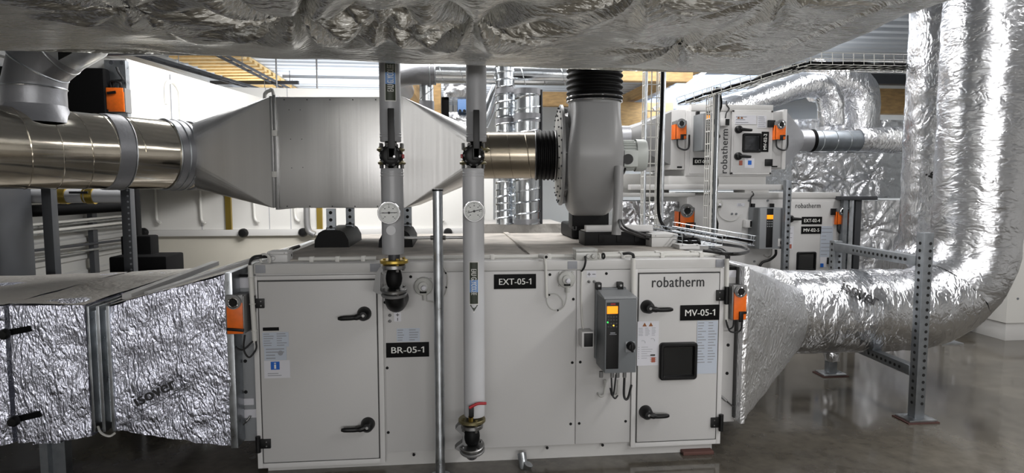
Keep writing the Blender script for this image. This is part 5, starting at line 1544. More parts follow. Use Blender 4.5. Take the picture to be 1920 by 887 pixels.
p = at(1346, 383, YR)
ps3 = pressure_switch('small round pressure switch on the lower back unit beside the perforated post', 1346, 383, .045, YR)
hose(ps3[0], [at(1346, 392, YR - .02), at(1350, 406, YR - .02), at(1365, 414, YR - .02), at(1380, 412, YR - .02), at(1391, 402, YR - .02)], .005)
# drive of the lower back unit
def back_drive(label, px0, py0, px1, py1, dep, strip, screen, sw=None, lx=0):
    Yf = YR - dep; a = rrect(px0, py0, px1, py1, Yf)
    t = thing('frequency_drive', label, 'frequency drive', ((a[0] + a[1]) / 2, YR - dep / 2, a[2]))
    MB().box(a[0], a[1], Yf + .012, YR, a[2], a[3], .006).build('housing', 'vfd', t); MB().box(a[0] + .001, a[1] - .001, Yf, Yf + .013, a[2] + .001, a[3] - .001, .004).build('front_cover', 'vfd_light', t)
    for x in (a[0] + .02, a[1] - .05): MB().box(x, x + .03, YR - .05, YR, a[3], a[3] + .04, .004).build('mounting_lug', 'black', t)
    b = rrect(*strip, Yf - .002); MB().box(b[0], b[1], Yf - .004, Yf, b[2], b[3], .001).build('keypad_strip', 'black', t)
    b = rrect(*screen, Yf - .004); MB().box(b[0], b[1], Yf - .007, Yf - .003, b[2], b[3]).build('screen', 'screen', t, label='lit orange screen')
    m = MB()
    for i in range(3):
        for k in range(3):
            x = b[0] + (b[1] - b[0]) * (k + .2) / 3; z = b[2] - .03 - i * .025; m.box(x, x + .012, Yf - .007, Yf - .003, z, z + .012)
    m.build('keypad', 'vfd_light', t)
    if sw:
        p = at(sw[0], sw[1], Yf - .01); MB().box(p.x - .05, p.x + .025, Yf - .006, Yf, p.z - .04, p.z + .04, .002).build('switch_plate', 'frame_white', t)
        MB().cyl(p + V((0, -.02, 0)), p + V((0, .01, 0)), .028, seg=20).build('rotary_switch', 'black', t)
    return t
bd = back_drive('grey frequency drive with lit orange screen on the lower back unit', 1425, 390, 1474, 467, .26, (1437, 391, 1449, 464), (1438, 403, 1449.5, 411), (1468, 455))
cable(bd, [at(1455, 468, YR - .15), at(1454, 478, YR - .15), at(1444, 487, YR - .12), at(1430, 492, YR - .1), at(1424, 500, YR - .1)], .014)
cable(bd, [at(1447, 468, YR - .15), at(1446, 478, YR - .1), at(1440, 482, YR - .02), at(1432, 478, YR - .01)], .008, 'cable', 'clear')
pa = rrect(1399, 413, 1415.5, 427, YR - .08)
sb2 = thing('switch_box', 'small white box with a black rocker, left of the drive on the lower back unit', 'switch', ((pa[0] + pa[1]) / 2, YR - .04, pa[2]))
MB().box(pa[0], pa[1], YR - .08, YR, pa[2], pa[3], .004).build('housing', 'frame_white', sb2); MB().box((pa[0] + pa[1]) / 2 - .005, pa[1] - .006, YR - .085, YR - .078, pa[2] + .008, pa[3] - .008).build('rocker', 'black', sb2)
cable(sb2, [at(1407, 413, YR - .03), at(1407, 395, YR - .02), at(1408, 372, YR - .02), at(1413, 365, YR - .02), at(1409, 358, YR + .05)], .007)
# small parts on top of the lower unit
for a, b, w_ in ((1395, 1440, .05),): 
    q_ = rrect(a, 352, b, 361, YR + .05); MB().box(q_[0], q_[1], YR + .03, YR + .3, zl_top, q_[3], .004).build('top_rail', 'cap', lo)
# damper parts of the lower unit
la = rrect(1305, 372, 1336, 470, YR + .06); le = thing('damper_section', 'pale grey damper section at the left end of the lower back unit', 'damper', ((la[0] + la[1]) / 2, 7, .2))
MB().box(la[0] - .1, g[0] - .002, YR + .06, 7.9, .15, zl_top - .03, .003).build('housing', 'panel', le)
def ract(label, px0, py0, px1, py1, dep=.12):
    a = rrect(px0, py0, px1, py1, YR - dep * .4); t, z0 = actuator(label, ((a[0] + a[1]) / 2, YR - .05, (a[2] + a[3]) / 2), a[1] - a[0], a[3] - a[2], dep, 1)
    c = V(((a[0] + a[1]) / 2, YR - .05, z0))
    MB().box(a[0] - .004, a[0] + (a[1] - a[0]) * .18, YR - .046, YR - .05 + dep - .01, z0, z0 + (a[3] - a[2]) * .8, .003).build('orange_side', 'orange', t)
    cable(t, [c + V((-.03, .03, 0)), c + V((-.02, .02, -.08)), c + V((.05, .0, -.11)), c + V((.1, .03, -.07)), c + V((.11, .05, .05))], .009)
    return t
ract('orange damper actuator on the left end of the lower back unit', 1272, 389, 1303, 427)
ract('orange damper actuator right of the EXT-02-4 sign on the lower back unit', 1569, 391, 1589, 421)
# dark steel posts right of it
fr2 = thing('post_stand', 'dark steel frame posts standing right of the lower back unit', 'frame', at(1600, 500, 6.2) * 1)
for px, w_, mt in ((1580, .05, 'strut'), (1591, .05, 'galv'), (1604, .07, 'dark_steel')):
    p = at(px, 450, 6.25); MB().box(p.x - w_ / 2, p.x + w_ / 2, 6.22, 6.28, 0, at(px, 374, 6.25).z, .003).build('upright', mt, fr2)
q_ = rrect(1572, 368, 1640, 375, 6.25); MB().box(q_[0], q_[1], 6.2, 6.3, q_[2], q_[3], .003).build('cross_beam', 'dark_steel', fr2)
# perforated posts in front of the back units
for k, (px0, px1, y0, lab) in enumerate(((1334, 1342, 340, 'perforated steel post left of the lower back unit panel'), (1472, 1482, 338, 'perforated steel post between the drive and the door of the lower back unit'))):
    Y = 5.95; a, b = at(px0, 420, Y), at(px1, 420, Y); t = thing('perforated_post', lab, 'post', ((a.x + b.x) / 2, Y, 0))
    s = MB().box(a.x, b.x, Y, Y + .06, 0, at(px0, y0, Y).z, .002).build('strut', 'strut', t)
    c = V(((a.x + b.x) / 2 + .004, Y + .03, .5)); strut_holes(MB(), c, V((c.x, c.y, at(px0, y0, Y).z)), (0, -1, 0), .06, .062, .013).build('punched_pattern', 'hole', t, s)
# beam carrying the upper unit
q_ = rrect(1180, 346, 1480, 356, 6.1)
cb = MB().box(q_[0], q_[1], 6.05, 6.15, q_[2], q_[3], .003).build('support_beam', 'frame_white', label='pale horizontal beam carrying the upper back unit', cat='beam')
q2 = rrect(1220, 350, 1250, 360, 6.3)
# upper unit
g2 = rrect(1288, 196, 1447, 330)
up_ = thing('air_handling_unit', 'grey air handling unit standing high at the right back with a MV-02-2 sign', 'air handling unit', ((g2[0] + g2[1]) / 2, 6.9, g2[2]))
zt2 = g2[3]
MB().box(g2[0], g2[1], YR + .012, 7.5, g2[2], zt2 - .07, .004).build('casing', 'panel', up_); MB().box(g2[0] + .04, g2[1] + .003, YR - .004, 7.5, zt2 - .07, zt2, .004).build('top_frame', 'cap', up_)
q_ = rrect(1288, 330, 1436, 347, YR + .03); MB().box(q_[0] - .2, q_[1], YR + .03, 7.4, q_[2], g2[2], .003).build('base_frame', 'cap', up_)
q_ = rrect(1294, 208, 1368, 326); MB().box(q_[0], q_[1], YR, YR + .02, q_[2], q_[3], .003).build('wall_panel', 'panel', up_)
du = rframe(up_, 1371, 207, 1447, 327)
rsign('MV-02-2', up_, du, 1427.5, 247, 1441, 285, True); rwindow(up_, du, 1391.5, 250, 1427, 286)
rlever(up_, du, 1384, 243, 1410, 244); rlever(up_, du, 1383, 293, 1408, 294)
rhinge(up_, du, 1446, 232, 11); rhinge(up_, du, 1441, 305, 11)
rstick(up_, du, 1378, 216, 1418, 233, 'sticker', 3, 4); rstick(up_, du, 1420, 217, 1437, 240, 'sticker', 6, 5); rstick(up_, du, 1396, 297, 1414, 315, 'sticker')
q_ = rrect(1402.5, 301, 1409, 309, YR - .018); MB().box(q_[0], q_[1], YR - .02, YR - .018, q_[2], q_[3]).build('info_sign', 'info_blue', up_, du)
q_ = rrect(1386, 301, 1392, 310, YR - .018); MB().box(q_[0], q_[1], YR - .02, YR - .018, q_[2], q_[3]).build('maintenance_mark', 'red_mark', up_, du)
for px in (1385, 1391):
    p = at(px, 220.5, YR - .018); MB().prism([p + V((-.015, 0, -.012)), p + V((.015, 0, -.012)), p + V((0, 0, .015))], (0, .002, 0)).build('warning_triangle', 'warn', up_, du)
p = at(1358, 284, YR - .003)
lettering('robatherm', (p.x, YR - .004, p.z), (0, 0, 1), (-1, 0, 0), 82 / FPX * 6.5, 13 / FPX * 6.5, 'logo', up_, up_, 'logo_lettering', bold=.03, spacing=1.08)
rsign('EXT-02-1', up_, None, 1299, 296, 1332, 309.5, Y=YR - .001)
bd2 = back_drive('grey frequency drive with lit screen on the upper back unit, behind the upright wire tray', 1317, 212, 1350, 282, .24, (1322, 214, 1331, 280), (1323, 216, 1332, 224))
p = at(1345, 256, YR - .25); MB().cyl(p + V((0, -.02, 0)), p + V((0, .012, 0)), .024, seg=18).build('rotary_switch', 'black', bd2)
pa = rrect(1352, 222, 1368, 236, YR - .08)
sb3 = thing('switch_box', 'small white box with a black rocker on the upper back unit, above the upright logo', 'switch', ((pa[0] + pa[1]) / 2, YR - .04, pa[2]))
MB().box(pa[0], pa[1], YR - .08, YR, pa[2], pa[3], .004).build('housing', 'frame_white', sb3); MB().box((pa[0] + pa[1]) / 2, pa[1] - .004, YR - .085, YR - .078, pa[2] + .006, pa[3] - .006).build('rocker', 'black', sb3)
cable(sb3, [at(1360, 222, YR - .03), at(1362, 212, YR - .02), at(1367, 204, YR - .02), at(1362, 196, YR - .01), at(1362, 190, YR + .02)], .007)
# damper ends and grey tapered pieces of the upper unit
q_ = rrect(1258, 206, 1287, 318, YR + .05); e1 = thing('damper_section', 'pale grey damper section at the left end of the upper back unit', 'damper', ((q_[0] + q_[1]) / 2, 6.9, q_[2]))
MB().box(q_[0], g2[0] - .002, YR + .05, 7.4, q_[2], q_[3], .003).build('housing', 'panel', e1)
q2 = rrect(1270, 312, 1279, 315, YR + .04); MB().box(q2[0], q2[1], YR + .044, YR + .05, q2[2], q2[3]).build('label_tag', 'sign_black', e1)
q3 = rrect(1449, 209, 1465, 314, YR + .05); e2 = thing('damper_section', 'pale grey damper section at the right end of the upper back unit', 'damper', ((q3[0] + q3[1]) / 2, 6.9, q3[2]))
MB().box(g2[1] + .002, q3[1], YR + .05, 7.4, q3[2], q3[3], .003).build('housing', 'panel', e2); MB().box(q3[1], q3[1] + .04, YR + .02, 7.43, q3[2] - .02, q3[3] + .02, .003).build('end_flange', 'frame_white', e2)
q2 = rrect(1446, 311, 1458, 313.5, YR + .04); MB().box(q2[0], q2[1], YR + .044, YR + .05, q2[2], q2[3]).build('label_tag', 'sign_black', e2)
ract('orange damper actuator on the left end of the upper back unit', 1266, 226, 1288, 261); ract('orange damper actuator on the right end of the upper back unit', 1453, 228, 1474, 262)
def taper(label, sq, xa, xb, yc, zc_, r, mat):
    """square (y0,y1,z0,z1) at xa to circle radius r at xb"""
    y0, y1, z0, z1 = sq
    def fn(u, v):
        a = 2 * math.pi * v; c, s = math.cos(a), math.sin(a); k = max(abs(c), abs(s))
        return V((xa, (y0 + y1) / 2 - c / k * (y1 - y0) / 2, (z0 + z1) / 2 + s / k * (z1 - z0) / 2)).lerp(V((xb, yc - c * r, zc_ + s * r)), u)
    return MB().grid(fn, 6, 48, closev=True)
yc = 6.72; zc2 = at(1540, 264, yc).z; r_ = 20 / FPX * 6.9
xb = at(1497, 264, yc).x
rd2 = thing('round_duct', 'grey round duct with a black ring leading right from the upper back unit', 'duct', (at(1550, 264, yc).x, yc, zc2 - r_))
taper('', (YR + .03, 7.42, q3[2], q3[3]), q3[1] + .04, xb, yc, zc2, r_, '').build('tapered_piece', 'tape', rd2, smooth=25)
xe = at(1612, 264, yc).x
MB().cyl((xb - .01, yc, zc2), (at(1522, 264, yc).x, yc, zc2), r_ + .006, seg=40).build('sleeve', 'tape', rd2)
MB().cyl((at(1517, 264, yc).x, yc, zc2), (at(1523, 264, yc).x, yc, zc2), r_ + .01, seg=40).build('black_ring', 'black_matt', rd2, label='black ring')
MB().cyl((at(1521, 264, yc).x, yc, zc2), (xe, yc, zc2), r_, seg=40).build('duct_tube', 'galv_dark', rd2)
for px in (1535, 1560, 1585): MB().torus((at(px, 264, yc).x, yc, zc2), (1, 0, 0), r_, .004, 36, 6).build('seam_ring', 'galv', rd2)
w_ = thing('foil_duct', 'foil wrapped end of the round duct behind the left foil riser', 'duct', (at(1650, 264, yc).x, yc, zc2 - .2))
m = MB().tube(dense((xe - .03, yc, zc2 + .01), (at(1760, 268, yc).x, yc, zc2 + .03), 30), [r_ + .01 + .05 * i / 30 for i in range(31)], 36); m.crumple(.01, 8, 6); m.build('insulation', 'foil_duct', w_, smooth=55)
# grey taper at the left of the upper unit and duct behind the fan motor
xl2 = at(1178, 255, yc).x
ld = thing('tapered_duct', 'grey tapered duct left of the upper back unit, behind the upright wire tray', 'duct', (at(1215, 264, yc).x, yc, q_[2] + .1))
zz_ = at(1178, 258, yc).z
q_ = rrect(1258, 206, 1287, 318, YR + .05)
taper('', (YR + .05, 7.4, q_[2] + .05, q_[3] - .02), q_[0], xl2, yc, zz_, .13, '').build('tapered_piece', 'alu_case', ld, smooth=25)
MB().cyl((xl2 + .02, yc, zz_), (xl2 - .45, yc, zz_), .13, seg=32).build('duct_tube', 'tape', ld)
# shelf, rail and small gear between the fan and the back units
q_ = rrect(1165, 362, 1300, 369, 6.25); MB().box(q_[0], q_[1], 6.2, 6.32, q_[2], q_[3], .003).build('support_beam', 'cap', label='grey beam above the foil box behind the fan motor', cat='beam')
q_ = rrect(1160, 326, 1255, 352, 7.2); MB().box(q_[0], q_[1], 7.2, 7.9, q_[2] - .1, q_[3], .004).build('equipment_cabinet', 'white_back', label='pale cabinet behind the fan motor and the upright wire tray', cat='cabinet')

# ================================================================== FOIL BOXES AND DUCTS AT THE BACK
def foil_panel(label, px0, py0, px1, py1, Y, dep, pins=(), seed=1, amp=.014, scale=7, mat='foil', n=70, zb=None):
    a = rrect(px0, py0, px1, py1, Y); z0 = a[2] if zb is None else zb
    t = thing('foil_plenum', label, 'duct', ((a[0] + a[1]) / 2, Y + dep / 2, z0))
    P = [at(px, py, Y) for px, py in pins]
    def fn(u, v):
        x, z = a[0] + (a[1] - a[0]) * u, z0 + (a[3] - z0) * v; y = Y - .03 * math.sin(math.pi * u) * math.sin(math.pi * v)
        for i, p in enumerate(P):
            dx, dz = x - p.x, z - p.z; r = math.hypot(dx, dz); an = math.atan2(dz, dx)
            y += .05 * math.exp(-(r / .12) ** 1.2) + .016 * (.45 + noise.noise(V((math.cos(an) * 2.5, math.sin(an) * 2.5, i + 7)))) * math.exp(-((r - .16) / .2) ** 2) * math.sin(an * 11 + 5 * noise.noise(V((math.cos(an) * 1.5, math.sin(an) * 1.5, i + r * 3))))
        y += amp * (1 - 2 * abs(noise.noise(V((x * scale + seed, z * scale, seed))))) + amp * .5 * noise.noise(V((x * scale * 2.7, z * scale * 2.7, seed)))
        return V((x, y, z))
    m = MB().grid(fn, n, n)
    m.box(a[0] + .004, a[1] - .004, Y + .06, Y + dep, z0 + .004, a[3] - .004)
    edge = [v for v in m.bm.verts if v.is_boundary]
    for i, e in enumerate([e for e in m.bm.edges if e.is_boundary]):
        v0, v1 = e.verts; w0 = m.bm.verts.new((v0.co.x, Y + .07, v0.co.z)); w1 = m.bm.verts.new((v1.co.x, Y + .07, v1.co.z)); m.bm.faces.new((v0, v1, w1, w0))
    m.build('insulation', mat, t, smooth=55)
    for p in P: MB().cyl((p.x, Y + .02, p.z), (p.x, Y + .05, p.z), .02, seg=10).build('insulation_pin', 'chrome', t)
    return t
foil_panel('crumpled foil wrapped plenum behind the grey round duct, with three dimples', 1486, 287, 1692, 368, 7.5, .8, ((1501, 343), (1585, 337), (1634, 331)), 3, zb=at(1580, 372, 7.5).z)
foil_panel('upper foil wrapped plenum behind the grey round duct, reaching the risers', 1490, 224, 1720, 286, 7.65, .7, ((1640, 262),), 5)
foil_panel('foil wrapped box under the dark steel beam, behind the left foil riser', 1609, 376, 1720, 520, 6.9, .7, ((1633, 430),), 8, zb=.02)
foil_panel('bright crumpled foil wrapped box behind the fan base, left of the lower actuator', 1168, 378, 1272, 446, 6.6, 1.0, ((1205, 412),), 11, .02, 9, zb=.02)
foil_panel('grey foil wrapped box low at the right, behind the foil bend', 1788, 470, 1866, 606, 6.1, .9, (), 14, .008, 5, zb=at(1850, 604, 6.1).z)
def foil_tube(label, pts, r, amp=.012, scale=8, seed=1, mat='foil_duct', seg=40, n=7):
    P = spline(pts, n); t = thing('foil_duct', label, 'duct', (P[0] + P[-1]) / 2)
    m = MB().tube(P, r, seg); m.crumple(amp, scale, seed); m.build('insulation', mat, t, smooth=55); return t
Yt = 7.2
foil_tube('foil wrapped round duct arching over the upper back unit', [at(1340, 212, 6.9), at(1395, 196, 7.0), at(1450, 177, 7.1), at(1505, 160, 7.2), at(1541, 164, 7.3), at(1556, 190, 7.3), at(1558, 235, 7.3)], .145, seed=3)
foil_tube('thick foil wrapped duct bend at the roof left of the timber beam', [at(1530, 150, 7.6), at(1560, 152, 7.6), at(1590, 162, 7.6), at(1604, 185, 7.6), at(1604, 250, 7.6)], .27, seed=7, seg=48)
# low foil plenum behind the unit in the middle
q_ = (at(735, 440, 6.0).x, at(1062, 440, 6.0).x)
foil_panel('dusty foil wrapped plenum low behind the unit, under the two upright spiral ducts', 900, 420, 1060, 446, 6.0, .9, (), 17, .01, 5, mat='foil_top', n=40, zb=.02)

# ================================================================== GALVANISED DUCTS IN THE MIDDLE BACK
YG = 6.2
def gduct(label, p0, p1, r, pitch, mat='galv_bright', seam=.004, bands=()):
    p0, p1 = V(p0), V(p1); t = thing('spiral_duct', label, 'duct', (p0 + p1) / 2 - V((0, 0, 0)))
    MB().cyl(p0, p1, r, seg=48).build('duct_tube', mat, t); MB().helix(p0, p1, r, pitch, seam, seg=32).build('spiral_seam', mat, t)
    d = (p1 - p0).normalized(); L = (p1 - p0).length
    for f0, f1 in bands: MB().cyl(p0 + d * L * f0, p0 + d * L * f1, r + .006, seg=48).build('tape_band', 'tape', t)
    return t
zh = at(935, 138, YG).z; rh = 19.5 / FPX * 6.3
a, b = at(806, 138, YG), at(1090, 138, YG)
gd = gduct('level galvanised spiral duct running behind the tops of the two pipes', (a.x, YG, zh), (b.x, YG, zh), rh, .2)
for px in (880, 1040): c = at(px, 138, YG); hang(gd, c.x, YG, zh + rh)
# its elbow at the left, turning away and the branch below it
el = thing('duct_elbow', 'galvanised duct elbow at the left end of the level spiral duct', 'duct', (a.x - .2, YG, zh - .2))
path = [V((a.x + .06, YG, zh))] + [V((a.x - .34 * math.sin(R_(9 * i)), YG + .34 - .34 * math.cos(R_(9 * i)), zh)) for i in range(11)] + [V((a.x - .34, YG + 1.2, zh))]
MB().tube(path, rh + .012, 48).build('elbow', 'tape', el, smooth=40)
for k_ in (0, .05): MB().torus((a.x + k_, YG, zh), (1, 0, 0), rh + .014, .006, 48, 6).build('collar_bead', 'galv', el)
c = at(800, 200, YG + .1)
gduct('short upright galvanised duct under the elbow, above the tapered silencer end', (c.x, YG + .1, zh - .05), (c.x, YG + .1, at(800, 262, YG).z), 12.5 / FPX * 6.4, .3, bands=((.36, .52),))
c = at(947, 300, 6.05)
gduct('narrower upright spiral duct behind the brownish duct, left of the wider one', (c.x, 6.05, at(947, 420, 6.05).z), (c.x, 6.05, zh + .05), 17 / FPX * 6.15, .07, seam=.010, bands=((.63, .67), (.82, .86)))
c = at(989, 300, 5.9)
gduct('wider upright spiral duct behind the brownish duct, beside the fan', (c.x, 5.9, at(989, 420, 5.9).z), (c.x, 5.9, at(989, 168, 5.9).z), 24 / FPX * 6.0, .11, seam=.010, bands=((0, .04), (.76, .82), (.96, 1.0)))
m = MB()
p = at(1014, 200, 5.9)
MB().tube([at(1015, 168, 5.85), at(1015, 420, 5.85)], .012, 8).build('threaded_rod', 'dark_steel', label='thin dark rod standing right beside the wider upright spiral duct', cat='rod')
# slanting flexible duct, foil box and dark opening seen past the tapered end
foil_tube('slanting silver flexible duct between the right pipe and the upright spiral ducts', [at(905, 236, 6.4), at(920, 195, 6.4), at(938, 150, 6.4)], .06, .006, 12, 4, 'galv_bright', 24)
fb = foil_panel('foil wrapped box high behind the tapered silencer end', 832, 155, 905, 182, 7.2, .3, (), 21, .014, 8, n=30)
for px in (845, 895): c = at(px, 160, 7.3); hang(fb, c.x, 7.3, c.z)
fb = foil_panel('foil wrapped box behind the tapered silencer end, under the dark opening', 842, 210, 905, 262, 7.3, .6, (), 23, .014, 8, n=30)
q_ = rrect(828, 182, 842, 260, 7.25)
c = at(850, 262, 7.6); hang(fb, c.x, 7.6, c.z); hang(fb, c.x + .2, 7.6, c.z)
MB().box(q_[0], q_[1], 7.25, 7.9, q_[2], q_[3], .01).cyl((q_[0] + .05, 7.5, q_[3] - .02), (q_[0] + .05, 7.5, ZC + .03), .006, seg=6).build('equipment_cabinet', 'black_matt', label='black cabinet seen past the tapered silencer end', cat='cabinet')
q_ = rrect(812, 160, 827, 250, 7.2); MB().box(q_[0], q_[1], 7.2, 7.5, q_[2], ZC + .03, .005).build('timber_post', 'wood', label='dark timber post beside the black cabinet behind the silencer end', cat='post')
q_ = rrect(858, 186, 900, 210, 7.22)
pb_ = thing('control_box', 'pale blue control box beside the black cabinet behind the silencer end', 'box', ((q_[0] + q_[1]) / 2, 7.4, q_[2]))
MB().box(q_[0], q_[1], 7.22, 7.6, q_[2], q_[3], .005).build('housing', 'blue_label', pb_)
for k_ in range(5):
    x = q_[0] + (q_[1] - q_[0]) * (k_ + .5) / 5; MB().cyl((x, 7.2, q_[2] + .01), (x, 7.23, q_[2] + .01), .018, seg=10).build('cable_gland', 'black', pb_)

# ================================================================== WHITE UNITS AT THE LEFT BACK
YL = 9.3
def lrect(px0, py0, px1, py1, Y=YL):
    return rrect(px0, py0, px1, py1, Y)
zb_u = at(500, 430, YL).z
def white_unit(label, px0, px1, ztop, seams, posts, knobs):
    a, b = at(px0, 400, YL), at(px1, 400, YL)
    t = thing('air_handling_unit', label, 'air handling unit', ((a.x + b.x) / 2, YL + .6, 0))
    MB().box(a.x, b.x, YL, YL + 1.3, zb_u, ztop, .006).build('casing', 'white_back', t)
    MB().box(a.x - .02, b.x + .02, YL - .06, YL + 1.3, zb_u - .09, zb_u, .003).build('plinth_rail', 'cap', t)
    MB().box(a.x + .03, b.x - .03, YL + .02, YL + 1.2, 0, zb_u - .09, .003).build('lower_casing', 'cream', t, label='cream lower casing')
    m = MB()
    for px in seams: p = at(px, 400, YL); m.box(p.x - .004, p.x + .004, YL - .003, YL + .01, zb_u, ztop)
    if seams: m.build('panel_seams', 'print', t)
    for px in posts: p = at(px, 400, YL); MB().box(p.x - .04, p.x + .04, YL - .05, YL + .01, zb_u - .02, 1.8).build('corner_post', 'brass', t, label='yellowish corner post')
    for px, py in knobs: p = at(px, py, YL - .1); MB().lathe([(0, -.05), (.05, -.045), (.066, -.02), (.066, .03), (.03, .04), (.03, .1)], p, (0, 1, 0), 14).build('foot_knob', 'black', t)
    return t
wu = white_unit('long white unit at the left back, seen under the shiny spiral duct and the silencer', 246, 736, at(600, 166, YL).z, (378, 505, 545), (430, 600), ((268, 436), (456, 437), (568, 436)))
wu2 = white_unit('white unit at the back, seen between the two pipes', 742, 925, at(800, 330, YL).z, (768, 868), (), ((767, 436), (840, 436)))
def drain_hose(t, px, y0, y1, tx, ty):
    Y = YL - .05; MB().tube(spline([at(px, y0, Y), at(px + 2, (y0 + y1) / 2, Y), at(px + 4, y1 - 6, Y), at(px + 9, y1 + 1, Y - .03), at(px + 12, y1, Y - .03)], 5), .02, 8).build('white_hose', 'conduit', t)
for px, y1 in ((290, 417), (374, 417), (474, 415), (550, 413), (650, 413)): drain_hose(wu, px, 352, y1, 0, 0)
for px, y1 in ((820, 413), (900, 420)): drain_hose(wu2, px, 340, y1, 0, 0)
p = at(577, 392, YL - .12); MB().tube(spline([at(575, 388, 9.1), at(576, 420, 9.1), at(580, 434, 9.1), at(590, 440, 9.1)], 6), .045, 12).build('riser_pipe', 'alu_case', wu)
# receding white unit high at the left, with an actuator on its end
n0, n1 = atv(237, 110, 6.2), atv(492, 184, 8.85); ztu = (n0.z + n1.z) / 2; zbu = 1.72
d_ = (n1 - n0); d_.z = 0
hu = thing('air_handling_unit', 'white unit high at the left back, its long side running away above the spiral duct', 'air handling unit', (n0.x - .6, (n0.y + n1.y) / 2, zbu))
nl = V((-1.15, .1, 0))
for nm, z0, z1, mt in (('casing', zbu, n0.z, 'white_back'),):
    b_ = [V((n0.x, n0.y, z0)), V((n1.x, n1.y, z0)), V((n1.x, n1.y, z0)) + nl, V((n0.x, n0.y, z0)) + nl]
    t_ = [V((n0.x, n0.y, n0.z)), V((n1.x, n1.y, n1.z)), V((n1.x, n1.y, n1.z)) + nl, V((n0.x, n0.y, n0.z)) + nl]
    MB().hexa(b_, t_).build('casing', 'white_back', hu, smooth=20)
on = lambda f, z: V((n0.x, n0.y, z)) + d_ * f + V((.012, -.004, 0))
sm = MB(); f = .24; sm.bar(on(f, zbu), on(f, n0.z - .04), .006, .01); sm.build('panel_seams', 'print', hu)
P = [on(.30, zbu), on(.30, 2.55), on(.29, 2.7), on(.25, 2.76), on(.215, 2.7), on(.21, 2.5)]
MB().tube(spline(P, 6), .024, 8).build('white_hose', 'conduit', hu)
wh = thing('conduit', 'white bent conduit end sticking up behind the top left corner of the silencer box', 'conduit', atv(505, 182, 5.045))
MB().tube(spline([atv(515, 190, 5.045) - V((0, 0, .3)), atv(513, 176, 5.045), atv(505, 170, 5.045), atv(497, 176, 5.045), atv(497, 186, 5.045)], 6), .015, 10).build('tube', 'conduit', wh)
e_ = n0 + V((0, 0, 0))
q_ = rrect(196, 112, 236, 215, n0.y - .05)
ep = thing('damper_section', 'bare metal damper end of the white unit high at the left, behind the spiral duct', 'damper', ((q_[0] + q_[1]) / 2, n0.y, q_[2] - .2))
MB().box(q_[0], q_[1], n0.y - .04, n0.y + .5, q_[2] - .2, q_[3], .004).build('housing', 'galv', ep)
for px, py in ((208, 117), (228, 117)): p = at(px, py, n0.y - .045); MB().cyl(p, p + V((0, .01, 0)), .02, seg=8).build('bolt', 'dark_steel', ep)
P = at(217, 187, n0.y - .12); w_, h_ = 32 / FPX * 6.3, 44 / FPX * 6.3
al, z0 = actuator('orange damper actuator high at the left, above the shiny spiral duct', P, w_, h_, .12, -2)
cable(al, [P + V((-.05, .06, h_ / 2)), P + V((-.02, .03, h_ / 2 + .06)), P + V((.06, .03, h_ / 2 + .08)), P + V((.02, .04, h_ / 2 + .15)), P + V((.0, .05, h_ / 2 + .2))], .012)
cable(al, [P + V((0.02, .06, h_ / 2)), P + V((.03, .03, h_ / 2 + .05)), P + V((-.05, .03, h_ / 2 + .06)), P + V((-.06, .05, h_ / 2))], .012)
q_ = rrect(100, 126, 197, 215, n0.y - .14)
fl = MB().box(max(q_[0] - .5, -4.44), q_[1], n0.y - .14, n0.y - .02, q_[2] - .25, q_[3], .03, 3).build('duct_connector', 'black_matt', label='black flexible connector beside the orange actuator high at the left', cat='duct')
# cable ladders under the roof at the left
def ladder(label, p0, p1, w, pitch, side, mat='dark_steel'):
    p0, p1 = V(p0), V(p1); a = (p1 - p0).normalized(); s = V(side).normalized() * w / 2; t = thing('cable_ladder', label, 'cable ladder', (p0 + p1) / 2)
    for sg in (-1, 1): MB().bar(p0 + s * sg, p1 + s * sg, .02, .04).build('side_rail', mat, t)
    for i in range(int((p1 - p0).length / pitch)): c = p0 + a * (i + .5) * pitch; MB().bar(c - s, c + s, .02, .015).build('rung', mat, t)
    for c in (p0.lerp(p1, .2), p0.lerp(p1, .8)): MB().cyl(c + s, V((c.x + s.x, c.y + s.y, ZC + .03)), .006, seg=6).build('hanger_rod', 'steel', t)
    return t
ladder('dark cable ladder under the roof running away above the white unit at the left', atz(252, 100, 3.3), atz(530, 181, 3.3), .12, .25, (1, 0, 0))
ladder('dark cable ladder under the straw coloured roof strip at the left', atz(402, 97, 3.5), atz(566, 181, 3.5), .12, .4, (1, 0, 0))
p0, p1 = atv(160, 99, 5.5), atv(480, 97, 5.9)
m = MB().bar(p0, p1, .05, .05)
for f in (.1, .9): c = p0.lerp(p1, f); m.cyl(c, V((c.x, c.y, ZC + .03)), .006, seg=6)
m.build('cross_rail', 'dark_steel', label='dark level rail below the roof at the upper left', cat='rail')
p0, p1 = atz(395, 155, 3.5), atz(560, 155, 3.5); m = MB().bar(p0, p1, .06, .06)
for f in (.1, .9): c = p0.lerp(p1, f); m.cyl(c, V((c.x, c.y, ZC + .03)), .006, seg=6)
m.build('cross_rail', 'dark_steel', label='dark level rail crossing the straw coloured roof strip', cat='rail')
for px, lab in ((517, 'left one of two thin hanger rods above the silencer box'), (593, 'right one of two thin hanger rods above the silencer box')):
    a, b = atv(px, 96, 9.5), atv(px, 178, 9.5); MB().cyl(a, V((a.x, a.y, b.z)), .012, seg=8).build('hanger_rod', 'steel', label=lab, cat='rod')

